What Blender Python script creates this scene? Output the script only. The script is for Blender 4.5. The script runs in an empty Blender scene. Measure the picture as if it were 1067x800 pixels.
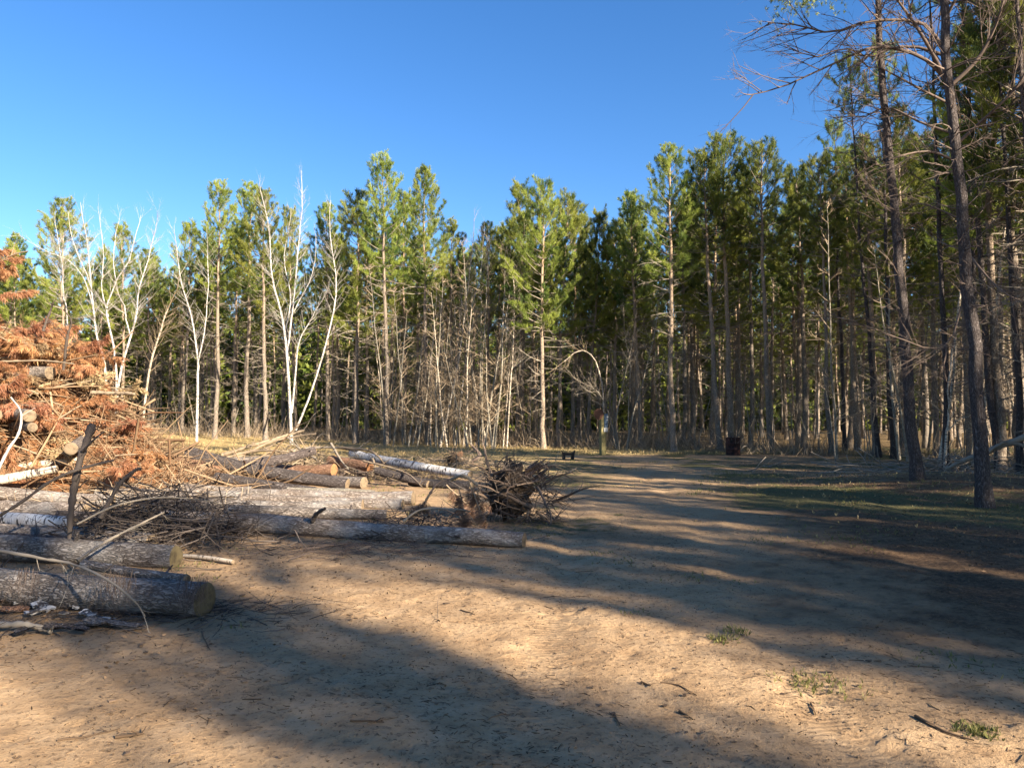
import bpy, math, random
import numpy as np
from mathutils import Vector, Matrix, Quaternion

SEED = 7
SHSEED = 2
rng = np.random.default_rng(SEED)
random.seed(SEED)
R = math.radians
scene = bpy.context.scene
col = scene.collection

# ------------------------------------------------------------------ camera model
CAM_Z = 1.62
F = 772.0
PITCH = math.atan((436 - 400) / F)
SUN_AZ = R(47)      # shadows run this far left of straight ahead
SUN_EL = R(23)

def ray(px, py):
    x = (px - 533.5) / F; y = (400 - py) / F
    c, s = math.cos(PITCH), math.sin(PITCH)
    return np.array([x, c - s * y, s + c * y])

# ------------------------------------------------------------------ noise and ground height
_tab = np.random.default_rng(11).random((256, 256))
def vnoise(x, y):
    x = np.asarray(x, float); y = np.asarray(y, float)
    xi = np.floor(x).astype(int); yi = np.floor(y).astype(int)
    fx = x - xi; fy = y - yi
    fx = fx * fx * (3 - 2 * fx); fy = fy * fy * (3 - 2 * fy)
    a = _tab[xi & 255, yi & 255]; b = _tab[(xi + 1) & 255, yi & 255]
    c = _tab[xi & 255, (yi + 1) & 255]; d = _tab[(xi + 1) & 255, (yi + 1) & 255]
    return (a * (1 - fx) + b * fx) * (1 - fy) + (c * (1 - fx) + d * fx) * fy
def fbm(x, y, o=4):
    s = 0; a = 0.5
    for k in range(o):
        s = s + a * vnoise(x * 2 ** k + 17 * k, y * 2 ** k + 31 * k); a *= 0.5
    return s
def sstep(x, a, b):
    t = np.clip((np.asarray(x, float) - a) / (b - a), 0, 1)
    return t * t * (3 - 2 * t)
def H0(x, y):
    x = np.asarray(x, float); y = np.asarray(y, float)
    h = 0.10 * (fbm(x / 5.0, y / 5.0, 3) - 0.45) * sstep(np.hypot(x, y), 1, 9)
    h = h + 0.35 * np.exp(-((x - 10.6) / 3.0) ** 2 - ((y - 16.8) / 3.0) ** 2)
    h = h + 0.45 * sstep(-x, 4, 30) * sstep(y, 30, 55)
    h = h + 0.25 * sstep(y, 45, 70)
    return h
GZ0 = float(H0(0, 0))
CAM = np.array([0, 0, GZ0 + CAM_Z])
def gh(x, y): return float(H0(x, y))
def G(px, py):
    """point of the ground seen at a pixel"""
    d = ray(px, py); z = 0.0
    for _ in range(12):
        t = (z - CAM[2]) / d[2]
        p = CAM + d * t; z = gh(p[0], p[1])
    return np.array([p[0], p[1], z])
def W(px, py, D):
    """point at distance D ahead of the camera seen at a pixel"""
    d = ray(px, py); return CAM + d * (D / d[1])

# ------------------------------------------------------------------ materials
def newmat(name):
    m = bpy.data.materials.new(name); m.use_nodes = True
    nt = m.node_tree; nt.nodes.clear()
    out = nt.nodes.new('ShaderNodeOutputMaterial')
    b = nt.nodes.new('ShaderNodeBsdfPrincipled')
    nt.links.new(b.outputs[0], out.inputs[0])
    b.inputs['Roughness'].default_value = 0.85
    b.inputs['Specular IOR Level'].default_value = 0.2
    return m, nt, b, out
def N(nt, t, **kw):
    n = nt.nodes.new(t)
    for k, v in kw.items():
        if k in n.inputs.keys(): n.inputs[k].default_value = v
        else: setattr(n, k, v)
    return n
def coords(nt, scale=(1, 1, 1)):
    tc = N(nt, 'ShaderNodeTexCoord'); mp = N(nt, 'ShaderNodeMapping')
    mp.inputs['Scale'].default_value = scale
    nt.links.new(tc.outputs['Object'], mp.inputs['Vector']); return mp.outputs[0]
def ramp(nt, fac, stops):
    r = N(nt, 'ShaderNodeValToRGB'); e = r.color_ramp.elements
    while len(e) < len(stops): e.new(0.5)
    for i, (p, c) in enumerate(stops):
        e[i].position = p; e[i].color = (*c, 1) if len(c) == 3 else c
    nt.links.new(fac, r.inputs[0]); return r.outputs[0]
def mix(nt, a, b, f, mode='MIX'):
    m = N(nt, 'ShaderNodeMix'); m.data_type = 'RGBA'; m.blend_type = mode
    for s, v in ((m.inputs[0], f), (m.inputs[6], a), (m.inputs[7], b)):
        if isinstance(v, (int, float)): s.default_value = v
        elif isinstance(v, tuple): s.default_value = (*v, 1)
        else: nt.links.new(v, s)
    return m.outputs[2]
def bump(nt, b, h, strength, dist):
    n = N(nt, 'ShaderNodeBump'); n.inputs['Strength'].default_value = strength
    n.inputs['Distance'].default_value = dist
    nt.links.new(h, n.inputs['Height'])
    nt.links.new(n.outputs[0], b.inputs['Normal']); return n
def noise(nt, vec, scale, detail=4, rough=0.6):
    n = N(nt, 'ShaderNodeTexNoise'); n.inputs['Scale'].default_value = scale
    n.inputs['Detail'].default_value = detail; n.inputs['Roughness'].default_value = rough
    nt.links.new(vec, n.inputs['Vector']); return n.outputs['Fac']
def objrand(nt, lo, hi):
    oi = N(nt, 'ShaderNodeObjectInfo'); mr = N(nt, 'ShaderNodeMapRange')
    mr.inputs['To Min'].default_value = lo; mr.inputs['To Max'].default_value = hi
    nt.links.new(oi.outputs['Random'], mr.inputs['Value']); return mr.outputs[0]
def hsv(nt, c, h=0.5, s=1.0, v=1.0):
    n = N(nt, 'ShaderNodeHueSaturation'); nt.links.new(c, n.inputs['Color'])
    for k, x in (('Hue', h), ('Saturation', s), ('Value', v)):
        if isinstance(x, (int, float)): n.inputs[k].default_value = x
        else: nt.links.new(x, n.inputs[k])
    return n.outputs[0]

def bark_mat(name, lo, mid, hi, sc=7.0, bstr=0.9, bdist=0.02, lichen=None, upper=None):
    m, nt, b, _ = newmat(name)
    v = coords(nt, (sc, sc, sc * 0.3))
    vo = N(nt, 'ShaderNodeTexVoronoi'); vo.feature = 'DISTANCE_TO_EDGE'; vo.inputs['Scale'].default_value = 2.2
    nz = N(nt, 'ShaderNodeTexNoise'); nz.inputs['Scale'].default_value = 2.0; nz.inputs['Detail'].default_value = 3
    nt.links.new(v, nz.inputs['Vector'])
    ad = N(nt, 'ShaderNodeVectorMath'); ad.operation = 'MULTIPLY_ADD'
    nt.links.new(nz.outputs['Color'], ad.inputs[0]); ad.inputs[1].default_value = (2.2, 2.2, 2.2); nt.links.new(v, ad.inputs[2])
    nt.links.new(ad.outputs[0], vo.inputs['Vector'])
    edge = ramp(nt, vo.outputs['Distance'], [(0.0, (.0, .0, .0)), (0.26, (1, 1, 1))])
    fine = noise(nt, v, 5.0, 5, 0.7)
    base = ramp(nt, fine, [(0.3, lo), (0.5, mid), (0.72, hi)])
    c = mix(nt, tuple(x * 0.7 for x in lo), base, edge)
    big = noise(nt, coords(nt, (1, 1, .5)), 2.3, 3)
    c = mix(nt, c, (0.5, 0.5, 0.5), 0.0)
    if lichen:
        c = mix(nt, c, lichen, ramp(nt, big, [(0.5, (0, 0, 0)), (0.75, (.7, .7, .7))]))
    if upper:
        sx = N(nt, 'ShaderNodeSeparateXYZ'); tc = N(nt, 'ShaderNodeTexCoord'); nt.links.new(tc.outputs['Object'], sx.inputs[0])
        mr = N(nt, 'ShaderNodeMapRange'); mr.inputs['From Min'].default_value = 5; mr.inputs['From Max'].default_value = 12
        nt.links.new(sx.outputs['Z'], mr.inputs['Value'])
        c = mix(nt, c, mix(nt, tuple(x * .7 for x in upper), upper, fine), mr.outputs[0])
    c = hsv(nt, c, v=objrand(nt, 0.78, 1.2), s=objrand(nt, 0.8, 1.1))
    nt.links.new(c, b.inputs['Base Color'])
    hsum = mix(nt, edge, fine, 0.4)
    bump(nt, b, hsum, bstr, bdist)
    b.inputs['Roughness'].default_value = 0.9
    return m
M = {}
M['bark'] = bark_mat('pine_bark', (0.16, 0.12, 0.09), (0.29, 0.235, 0.18), (0.40, 0.335, 0.26), 6, .7, .02, upper=(0.36, 0.26, 0.17))
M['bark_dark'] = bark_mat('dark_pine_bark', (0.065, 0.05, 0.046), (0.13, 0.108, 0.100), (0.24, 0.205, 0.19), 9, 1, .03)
M['bark_log'] = bark_mat('log_bark', (0.11, 0.085, 0.07), (0.25, 0.205, 0.17), (0.43, 0.38, 0.33), 9, .8, .02, lichen=(0.42, 0.41, 0.39))
M['bark_orange'] = bark_mat('flaky_orange_bark', (0.15, 0.08, 0.05), (0.30, 0.165, 0.10), (0.42, 0.29, 0.20), 9, .8, .02)
M['bark_grey'] = bark_mat('grey_tree_bark', (0.15, 0.13, 0.10), (0.27, 0.24, 0.19), (0.42, 0.38, 0.31), 8, .5, .01)

def birch_mat(name, white, dirt):
    m, nt, b, _ = newmat(name)
    v = coords(nt, (3, 3, 14)); n1 = noise(nt, v, 2.2, 5, 0.65)
    marks = ramp(nt, n1, [(0.42, (1, 1, 1)), (0.48, (0, 0, 0))])
    n2 = noise(nt, coords(nt, (1, 1, 1)), 1.7, 4)
    c = mix(nt, white, dirt, ramp(nt, n2, [(0.48, (0, 0, 0)), (0.72, (1, 1, 1))]))
    c = mix(nt, c, (0.05, 0.042, 0.038), marks)
    nt.links.new(c, b.inputs['Base Color']); b.inputs['Roughness'].default_value = 0.6
    bump(nt, b, n1, .4, .01)
    return m
M['birch'] = birch_mat('birch_bark', (0.47, 0.445, 0.41), (0.24, 0.20, 0.16))
M['birch_log'] = birch_mat('peeling_birch_bark', (0.58, 0.56, 0.53), (0.26, 0.20, 0.15))
M['birch_tan'] = birch_mat('tan_birch_bark', (0.44, 0.37, 0.285), (0.28, 0.22, 0.16))

def stick_mat(name, a, bb, rnd=True):
    m, nt, b, _ = newmat(name)
    n1 = noise(nt, coords(nt, (1, 1, 1)), 3.0, 4)
    g = N(nt, 'ShaderNodeAttribute'); g.attribute_name = 'v'
    c = mix(nt, a, bb, g.outputs['Fac'])
    c = hsv(nt, c, v=ramp(nt, n1, [(0.3, (.65, .65, .65)), (0.7, (1, 1, 1))]))
    nt.links.new(c, b.inputs['Base Color'])
    return m
M['twig_grey'] = stick_mat('grey_twig', (0.16, 0.13, 0.10), (0.38, 0.325, 0.255))
M['twig_tan'] = stick_mat('tan_twig', (0.17, 0.12, 0.075), (0.45, 0.35, 0.24))
M['twig_dark'] = stick_mat('dark_twig', (0.04, 0.03, 0.025), (0.15, 0.12, 0.10))
M['twig_red'] = stick_mat('reddish_twig', (0.07, 0.048, 0.04), (0.20, 0.15, 0.12))
M['twig_pile'] = stick_mat('pile_twig', (0.14, 0.078, 0.042), (0.38, 0.265, 0.16))
M['twig_root'] = stick_mat('bare_root', (0.06, 0.04, 0.03), (0.24, 0.17, 0.12))
M['straw'] = stick_mat('dry_grass_blades', (0.27, 0.19, 0.08), (0.50, 0.38, 0.19))
M['litter_soil'] = stick_mat('root_soil', (0.05, 0.034, 0.022), (0.09, 0.06, 0.04))
M['chips'] = stick_mat('bark_chip', (0.06, 0.04, 0.028), (0.26, 0.175, 0.11))
M['litter'] = stick_mat('litter_bits', (0.05, 0.032, 0.02), (0.24, 0.155, 0.09))
M['twig_white'] = stick_mat('pale_twig', (0.30, 0.27, 0.24), (0.52, 0.48, 0.43))

def leaf_mat(name, a, bb, trans=0.3, var=True):
    m, nt, b, out = newmat(name)
    g = N(nt, 'ShaderNodeAttribute'); g.attribute_name = 'v'
    c = mix(nt, a, bb, g.outputs['Fac'])
    if var: c = hsv(nt, c, h=objrand(nt, 0.485, 0.512), v=objrand(nt, 0.8, 1.2))
    nt.links.new(c, b.inputs['Base Color']); b.inputs['Roughness'].default_value = 0.5
    tr = N(nt, 'ShaderNodeBsdfTranslucent'); nt.links.new(c, tr.inputs[0])
    ms = N(nt, 'ShaderNodeMixShader'); ms.inputs[0].default_value = trans
    nt.links.new(b.outputs[0], ms.inputs[1]); nt.links.new(tr.outputs[0], ms.inputs[2])
    nt.links.new(ms.outputs[0], out.inputs[0])
    return m
M['needles'] = leaf_mat('green_needles', (0.05, 0.088, 0.020), (0.29, 0.315, 0.06), .36)
M['orange_needles'] = leaf_mat('orange_needles', (0.22, 0.095, 0.04), (0.52, 0.28, 0.145), .3)
M['tan_needles'] = leaf_mat('faded_tan_needles', (0.20, 0.13, 0.07), (0.48, 0.35, 0.20), .25)
M['brown_needles'] = leaf_mat('brown_needles', (0.12, 0.07, 0.04), (0.33, 0.20, 0.12), .2)
M['grass'] = leaf_mat('green_grass', (0.07, 0.085, 0.02), (0.22, 0.20, 0.075), .3, False)

def cut_mat(name, a, bb, dark):
    m, nt, b, _ = newmat(name)
    tc = N(nt, 'ShaderNodeTexCoord'); sx = N(nt, 'ShaderNodeVectorMath'); sx.operation = 'MULTIPLY'; sx.inputs[1].default_value = (1, 1, 0)
    nt.links.new(tc.outputs['Object'], sx.inputs[0])
    ln = N(nt, 'ShaderNodeVectorMath'); ln.operation = 'LENGTH'; nt.links.new(sx.outputs[0], ln.inputs[0])
    nz = noise(nt, tc.outputs['Object'], 6, 3)
    ma = N(nt, 'ShaderNodeMath'); ma.operation = 'MULTIPLY_ADD'; nt.links.new(nz, ma.inputs[0]); ma.inputs[1].default_value = .03; nt.links.new(ln.outputs['Value'], ma.inputs[2])
    mm = N(nt, 'ShaderNodeMath'); mm.operation = 'MULTIPLY'; nt.links.new(ma.outputs[0], mm.inputs[0]); mm.inputs[1].default_value = 700
    sn = N(nt, 'ShaderNodeMath'); sn.operation = 'SINE'; nt.links.new(mm.outputs[0], sn.inputs[0])
    c = mix(nt, a, bb, ramp(nt, sn.outputs[0], [(0, (0, 0, 0)), (1, (1, 1, 1))]))
    c = mix(nt, c, dark, ramp(nt, noise(nt, tc.outputs['Object'], 14, 4), [(0.45, (0, 0, 0)), (0.7, (.8, .8, .8))]))
    nt.links.new(c, b.inputs['Base Color'])
    bump(nt, b, nz, .5, .01)
    return m
M['cut'] = cut_mat('cut_wood', (0.19, 0.14, 0.09), (0.14, 0.10, 0.062), (0.055, 0.042, 0.03))
M['cut_green'] = cut_mat('weathered_cut_wood', (0.15, 0.118, 0.062), (0.11, 0.085, 0.046), (0.045, 0.035, 0.025))
M['cut_orange'] = cut_mat('orange_cut_wood', (0.30, 0.14, 0.06), (0.23, 0.105, 0.045), (0.10, 0.06, 0.035))

def plain(name, c, rough=.6, metal=0.0, var=0.25, scale=9):
    m, nt, b, _ = newmat(name)
    n1 = noise(nt, coords(nt), scale, 4)
    cc = mix(nt, tuple(x * (1 - var) for x in c), tuple(min(1, x * (1 + var)) for x in c), n1)
    nt.links.new(cc, b.inputs['Base Color']); b.inputs['Roughness'].default_value = rough; b.inputs['Metallic'].default_value = metal
    bump(nt, b, n1, .25, .004)
    return m
def rust_mat():
    m, nt, b, _ = newmat('rusty_steel')
    n1 = noise(nt, coords(nt), 5, 5, .7)
    c = ramp(nt, n1, [(.42, (0.015, 0.010, 0.010)), (.58, (0.06, 0.026, 0.02)), (.75, (0.20, 0.10, 0.075))])
    nt.links.new(c, b.inputs['Base Color']); bump(nt, b, n1, .5, .01); return m
M['rust'] = rust_mat()
M['black'] = plain('black_iron', (0.012, 0.012, 0.013), .6)
M['post'] = plain('treated_timber', (0.17, 0.145, 0.065), .85, var=.35)
M['sign_orange'] = plain('weathered_orange_board', (0.11, 0.05, 0.03), .7, var=.4)
M['sign_blue'] = plain('blue_plate', (0.05, 0.085, 0.13), .5)
M['sign_white'] = plain('white_paper', (0.22, 0.23, 0.24), .6, var=.1)

def ground_mat():
    m, nt, b, _ = newmat('sandy_forest_ground')
    at = N(nt, 'ShaderNodeAttribute'); at.attribute_name = 'mask'
    sp = N(nt, 'ShaderNodeSeparateColor'); nt.links.new(at.outputs['Color'], sp.inputs[0])
    v = coords(nt)
    vs = coords(nt, (1.0, .45, 1))
    n_big = noise(nt, v, .55, 4); n_mid = noise(nt, v, 3.2, 6, .68); n_fine = noise(nt, v, 22, 6, .75); n_gr = noise(nt, v, 140, 3, .7)
    sand = ramp(nt, n_mid, [(.28, (0.27, 0.168, 0.088)), (.5, (0.395, 0.262, 0.144)), (.75, (0.50, 0.35, 0.208))])
    sand = mix(nt, sand, (0.20, 0.126, 0.068), ramp(nt, n_big, [(.5, (0, 0, 0)), (.72, (.75, .75, .75))]))
    sand = mix(nt, sand, (0.085, 0.055, 0.033), ramp(nt, n_fine, [(.53, (0, 0, 0)), (.66, (.8, .8, .8))]))
    sand = mix(nt, sand, (0.42, 0.29, 0.18), ramp(nt, n_gr, [(.62, (0, 0, 0)), (.75, (.5, .5, .5))]))
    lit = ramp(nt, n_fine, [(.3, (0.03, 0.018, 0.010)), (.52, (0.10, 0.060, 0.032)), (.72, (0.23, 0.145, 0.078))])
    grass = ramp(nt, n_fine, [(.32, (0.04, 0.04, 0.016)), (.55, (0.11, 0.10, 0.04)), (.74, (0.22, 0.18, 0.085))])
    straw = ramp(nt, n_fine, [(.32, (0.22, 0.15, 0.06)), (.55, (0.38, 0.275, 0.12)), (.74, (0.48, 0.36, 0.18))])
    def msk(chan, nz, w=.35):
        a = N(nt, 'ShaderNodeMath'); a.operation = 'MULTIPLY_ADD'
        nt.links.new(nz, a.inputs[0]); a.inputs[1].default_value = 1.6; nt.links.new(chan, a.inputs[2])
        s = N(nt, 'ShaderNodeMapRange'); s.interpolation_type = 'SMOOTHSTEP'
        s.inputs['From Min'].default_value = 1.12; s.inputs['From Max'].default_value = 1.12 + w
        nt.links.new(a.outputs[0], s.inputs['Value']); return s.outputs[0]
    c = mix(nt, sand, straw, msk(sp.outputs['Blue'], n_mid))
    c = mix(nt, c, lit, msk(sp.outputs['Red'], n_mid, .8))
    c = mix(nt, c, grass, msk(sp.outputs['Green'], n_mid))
    nt.links.new(c, b.inputs['Base Color']); b.inputs['Roughness'].default_value = .95
    wv = N(nt, 'ShaderNodeTexWave'); wv.inputs['Scale'].default_value = 2.4; wv.inputs['Distortion'].default_value = 7; wv.inputs['Detail'].default_value = 3
    wv.inputs['Detail Scale'].default_value = 2
    nt.links.new(v, wv.inputs['Vector'])
    h1 = mix(nt, n_fine, n_mid, .45); h2 = mix(nt, h1, n_gr, .12); h3 = mix(nt, h2, wv.outputs['Fac'], .03)
    ra = N(nt, 'ShaderNodeAttribute'); ra.attribute_name = 'rut'
    tw_ = N(nt, 'ShaderNodeTexWave'); tw_.bands_direction = 'Y'; tw_.inputs['Scale'].default_value = 5.5; tw_.inputs['Distortion'].default_value = 4.5; tw_.inputs['Detail'].default_value = 2
    nt.links.new(v, tw_.inputs['Vector'])
    rm = N(nt, 'ShaderNodeMath'); rm.operation = 'MULTIPLY'; nt.links.new(ra.outputs['Fac'], rm.inputs[0]); nt.links.new(n_big, rm.inputs[1])
    h3 = mix(nt, h3, tw_.outputs['Fac'], rm.outputs[0])
    bump(nt, b, h3, .9, .07)
    return m
M['ground'] = ground_mat()

# ------------------------------------------------------------------ geometry accumulation
class Geo:
    def __init__(s): s.V = []; s.F = []; s.C = []; s.n = 0; s.q = {}
    def raw(s, V, Fs, c=None):
        V = np.asarray(V, float); Fs = np.asarray(Fs, int)
        s.V.append(V); s.F.append(Fs + s.n); s.n += len(V)
        s.C.append(np.full(len(V), .5) if c is None else np.broadcast_to(np.asarray(c, float), (len(V),)))
    def tube(s, P, Rr, sides=4, c=None):
        P = np.asarray(P, float); Rr = np.asarray(Rr, float)
        s.q.setdefault((len(P), sides), []).append((P, Rr, rng.random() if c is None else c))
    def flush(s):
        for (K, S), L in s.q.items():
            P = np.array([l[0] for l in L]); Rr = np.array([l[1] for l in L]); cc = np.array([l[2] for l in L])
            n = len(P)
            T = np.gradient(P, axis=1); T /= np.linalg.norm(T, axis=2, keepdims=True) + 1e-9
            d = P[:, -1] - P[:, 0]; d /= np.linalg.norm(d, axis=1, keepdims=True) + 1e-9
            ref = np.where(np.abs(d[:, 2:3]) < .75, np.array([[0, 0, 1.]]), np.array([[1., 0, 0]]))[:, None, :]
            A = np.cross(T, ref); A /= np.linalg.norm(A, axis=2, keepdims=True) + 1e-9
            B = np.cross(T, A)
            th = np.arange(S) * 2 * math.pi / S
            V = P[:, :, None, :] + Rr[:, :, None, None] * (A[:, :, None, :] * np.cos(th)[None, None, :, None] + B[:, :, None, :] * np.sin(th)[None, None, :, None])
            k = np.arange(K - 1)[:, None] * S; j = np.arange(S)[None, :]; j2 = (j + 1) % S
            f = np.stack([k + j, k + j2, k + S + j2, k + S + j], -1).reshape(-1, 4)
            Fs = (np.arange(n)[:, None, None] * (K * S) + f[None]).reshape(-1, 4)
            s.raw(V.reshape(-1, 3), Fs, np.repeat(cc, K * S))
        s.q = {}
    def blades(s, P, D, L, w, nb, spread=(.35, 1.25), cv=None, droop=0.0):
        """tufts of thin needles: P tuft base, D axis, L needle length"""
        P = np.asarray(P, float); D = np.asarray(D, float); L = np.asarray(L, float); n = len(P)
        D = D / (np.linalg.norm(D, axis=1, keepdims=True) + 1e-9)
        D = np.repeat(D, nb, 0); Pb = np.repeat(P, nb, 0); Lb = np.repeat(L, nb) * rng.uniform(.7, 1.15, n * nb)
        r = rng.normal(size=(n * nb, 3)); r -= D * (r * D).sum(1, keepdims=True); r /= np.linalg.norm(r, axis=1, keepdims=True) + 1e-9
        a = rng.uniform(spread[0], spread[1], n * nb)[:, None]
        dr = D * np.cos(a) + r * np.sin(a); dr[:, 2] -= droop
        start = Pb + D * (Lb * rng.uniform(-.5, .3, n * nb))[:, None]
        tip = start + dr * Lb[:, None]
        sd = np.cross(dr, rng.normal(size=dr.shape)); sd /= np.linalg.norm(sd, axis=1, keepdims=True) + 1e-9
        ww = w * rng.uniform(.7, 1.3, (n * nb, 1)) * .5
        mid = start + (tip - start) * .45
        V = np.stack([start, mid + sd * ww, tip, mid - sd * ww], 1).reshape(-1, 3)
        Fs = np.arange(n * nb * 4).reshape(-1, 4)
        c0 = rng.random(n) if cv is None else np.asarray(cv)
        c = np.clip(np.repeat(c0, nb) + rng.normal(0, .15, n * nb), 0, 1)
        s.raw(V, Fs, np.repeat(c, 4))
    def mesh(s, name, mat, smooth=True):
        s.flush()
        me = bpy.data.meshes.new(name)
        V = np.concatenate(s.V); nf = sum(len(f) for f in s.F)
        me.vertices.add(len(V)); me.vertices.foreach_set('co', V.ravel())
        li = np.concatenate([f.ravel() for f in s.F]); tot = np.concatenate([np.full(len(f), f.shape[1]) for f in s.F])
        me.loops.add(len(li)); me.loops.foreach_set('vertex_index', li.astype(np.int32))
        me.polygons.add(nf)
        st = np.concatenate([[0], np.cumsum(tot)[:-1]])
        me.polygons.foreach_set('loop_start', st.astype(np.int32)); me.polygons.foreach_set('loop_total', tot.astype(np.int32))
        me.polygons.foreach_set('use_smooth', np.full(nf, smooth))
        a = me.attributes.new('v', 'FLOAT', 'POINT'); a.data.foreach_set('value', np.concatenate(s.C).astype(np.float32))
        me.materials.append(mat); me.update(calc_edges=True); me.validate()
        return me
def part(name, g, mat, parent=None, smooth=True):
    me = g.mesh(name, mat, smooth) if isinstance(g, Geo) else g
    o = bpy.data.objects.new(name, me); col.objects.link(o)
    if parent: o.parent = parent
    return o
def empty(name, loc=(0, 0, 0), label=None, cat=None, group=None):
    o = bpy.data.objects.new(name, None); o.empty_display_size = .2; o.location = loc; col.objects.link(o)
    tag(o, label, cat, group); return o
def tag(o, label=None, cat=None, group=None, kind=None):
    if label: o['label'] = label
    if cat: o['category'] = cat
    if group: o['group'] = group
    if kind: o['kind'] = kind
    return o
def copy_tree(o):
    c = o.copy(); col.objects.link(c)
    for ch in o.children:
        k = ch.copy(); col.objects.link(k); k.parent = c
    return c
class Protos:
    """first use moves the thing itself, later uses copy it"""
    def __init__(s): s.d = {}; s.used = set()
    def get(s, key):
        o = s.d[key]
        if key in s.used: return copy_tree(o)
        s.used.add(key); return o
PR = Protos()

def unit(v): v = np.asarray(v, float); return v / (np.linalg.norm(v) + 1e-9)
def rv(): return unit(rng.normal(size=3))
def curve(p, d, L, K, bend=0.12, up=0.0):
    P = [np.array(p, float)]; d = unit(d)
    for i in range(K - 1):
        P.append(P[-1] + d * L / (K - 1)); d = unit(d + rv() * bend + np.array([0, 0, up / K]))
    return np.array(P), d
def resample(P, K):
    """smooth path through control points"""
    P = np.asarray(P, float); n = len(P)
    t = np.linspace(0, n - 1, K); out = []
    for x in t:
        i = min(int(x), n - 2); f = x - i
        p0 = P[max(i - 1, 0)]; p1 = P[i]; p2 = P[i + 1]; p3 = P[min(i + 2, n - 1)]
        out.append(.5 * ((2 * p1) + (-p0 + p2) * f + (2 * p0 - 5 * p1 + 4 * p2 - p3) * f * f + (-p0 + 3 * p1 - 3 * p2 + p3) * f ** 3))
    return np.array(out)

# ------------------------------------------------------------------ pines
def make_pine(key, H, cs, width, r0, dead=1.0, segs=18, sides=10, bark='bark', seed=0, dense=1.0):
    global rng
    rng = np.random.default_rng(seed + 100)
    g = Geo(); zs = np.concatenate([[-.35, 0, .15, .5], np.linspace(1.2, H, segs)])
    wob = np.cumsum(rng.normal(0, .035, (len(zs), 2)), 0); wob[:4] = wob[3]; wob -= wob[3]
    P = np.column_stack([wob, zs])
    rr = r0 * (np.clip(1 - zs / H, 0, 1) ** .75 * .95 + .03) * np.where(zs < .6, 1 + .38 * np.clip((.6 - zs) / .6, 0, 1.3), 1)
    g.tube(P, rr, sides)
    def at(z): return np.array([np.interp(z, zs, P[:, 0]), np.interp(z, zs, P[:, 1]), z])
    cr = Geo(); tw = Geo(); TP = []; TD = []; TL = []; TC = []
    z = cs * H; zc = z
    while z < H - .25:
        t = (z - zc) / (H - zc)
        nb = rng.integers(3, 7)
        a0 = rng.uniform(0, 6.28)
        for k in range(nb):
            az = a0 + k * 6.283 / nb + rng.normal(0, .3)
            Lb = width * ((1 - t) ** .62) * (.62 + .38 * min(1, t * 4)) * rng.uniform(.6, 1.18) + .22
            if t < .25 and rng.random() < .3: Lb *= .6
            el = R(2) + R(52) * t + rng.normal(0, .12)
            d = np.array([math.cos(az) * math.cos(el), math.sin(az) * math.cos(el), math.sin(el)])
            B, dd = curve(at(z), d, Lb, 5, .10, 1.1)
            tw.tube(B, np.linspace(.028, .008, 5) * (.6 + .4 * Lb / 2), 3, .3)
            ns = max(3, int(Lb * 4.2 * dense))
            bc = np.clip(rng.normal(.5, .3), 0, 1)
            for q in range(ns):
                f = .28 + .72 * (q + rng.random()) / ns
                i = min(int(f * 4), 3); b0 = B[i] + (B[i + 1] - B[i]) * (f * 4 - i)
                sd = unit(unit(B[i + 1] - B[i]) * .9 + rv() * .75 + np.array([0, 0, .35]))
                sl = rng.uniform(.18, .5) * (1.15 - .5 * f)
                tip = b0 + sd * sl
                for tt in (1.0, .5):
                    TP.append(b0 + sd * sl * tt); TD.append(unit(sd + np.array([0, 0, .9]))); TL.append(rng.uniform(.18, .29)); TC.append(bc)
                if q % 2 == 0:
                    TP.append(tip + rv() * .15); TD.append(unit(sd + rv() * .5 + np.array([0, 0, .5]))); TL.append(rng.uniform(.16, .24)); TC.append(bc)
            TP.append(B[-1]); TD.append(unit(dd + np.array([0, 0, .7]))); TL.append(.26); TC.append(bc)
        z += rng.uniform(.34, .52)
    for q in range(6):
        TP.append(at(H - .15 * q)); TD.append(np.array([0, 0, 1.])); TL.append(.24); TC.append(.5)
    cr.blades(TP, TD, TL, .018, 24, (.15, 1.05), cv=TC)
    # bare lower branches
    z = 1.6
    while z < cs * H + 1.2:
        for k in range(rng.integers(2, 6)):
            if rng.random() > dead * (.55 + .45 * z / (cs * H)): continue
            az = rng.uniform(0, 6.28); Lb = rng.uniform(.25, 1.0) * (.5 + 1.3 * (z / (cs * H))) * (.7 + .5 * dead)
            el = rng.normal(.12, .28)
            d = np.array([math.cos(az) * math.cos(el), math.sin(az) * math.cos(el), math.sin(el)])
            B, dd = curve(at(z), d, Lb, 5, .22, rng.normal(.1, .5))
            tw.tube(B, np.linspace(.017, .004, 5) * (.7 + .5 * Lb) * (.7 if bark == 'bark_dark' else 1), 3, rng.uniform(.2, .9))
            for q in range(int(Lb * 5)):
                i = rng.integers(1, 4); b0 = B[i]
                S, _ = curve(b0, unit(B[i + 1] - B[i]) + rv() * .8, rng.uniform(.15, .55), 3, .25, .2)
                tw.tube(S, np.array([.007, .005, .002]), 3, rng.uniform(.2, .9))
        z += rng.uniform(.22, .5)
    e = empty('pine_tree')
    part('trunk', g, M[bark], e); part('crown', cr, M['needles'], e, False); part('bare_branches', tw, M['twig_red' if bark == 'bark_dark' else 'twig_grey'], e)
    e['H'] = H
    PR.d[key] = e
specs = [('a', 17, .57, 2.7, .17), ('b', 16, .52, 2.6, .16), ('c', 15, .44, 2.9, .15), ('d', 17, .64, 2.8, .17), ('e', 14, .50, 2.2, .12), ('f', 17, .68, 2.4, .15)]
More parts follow.
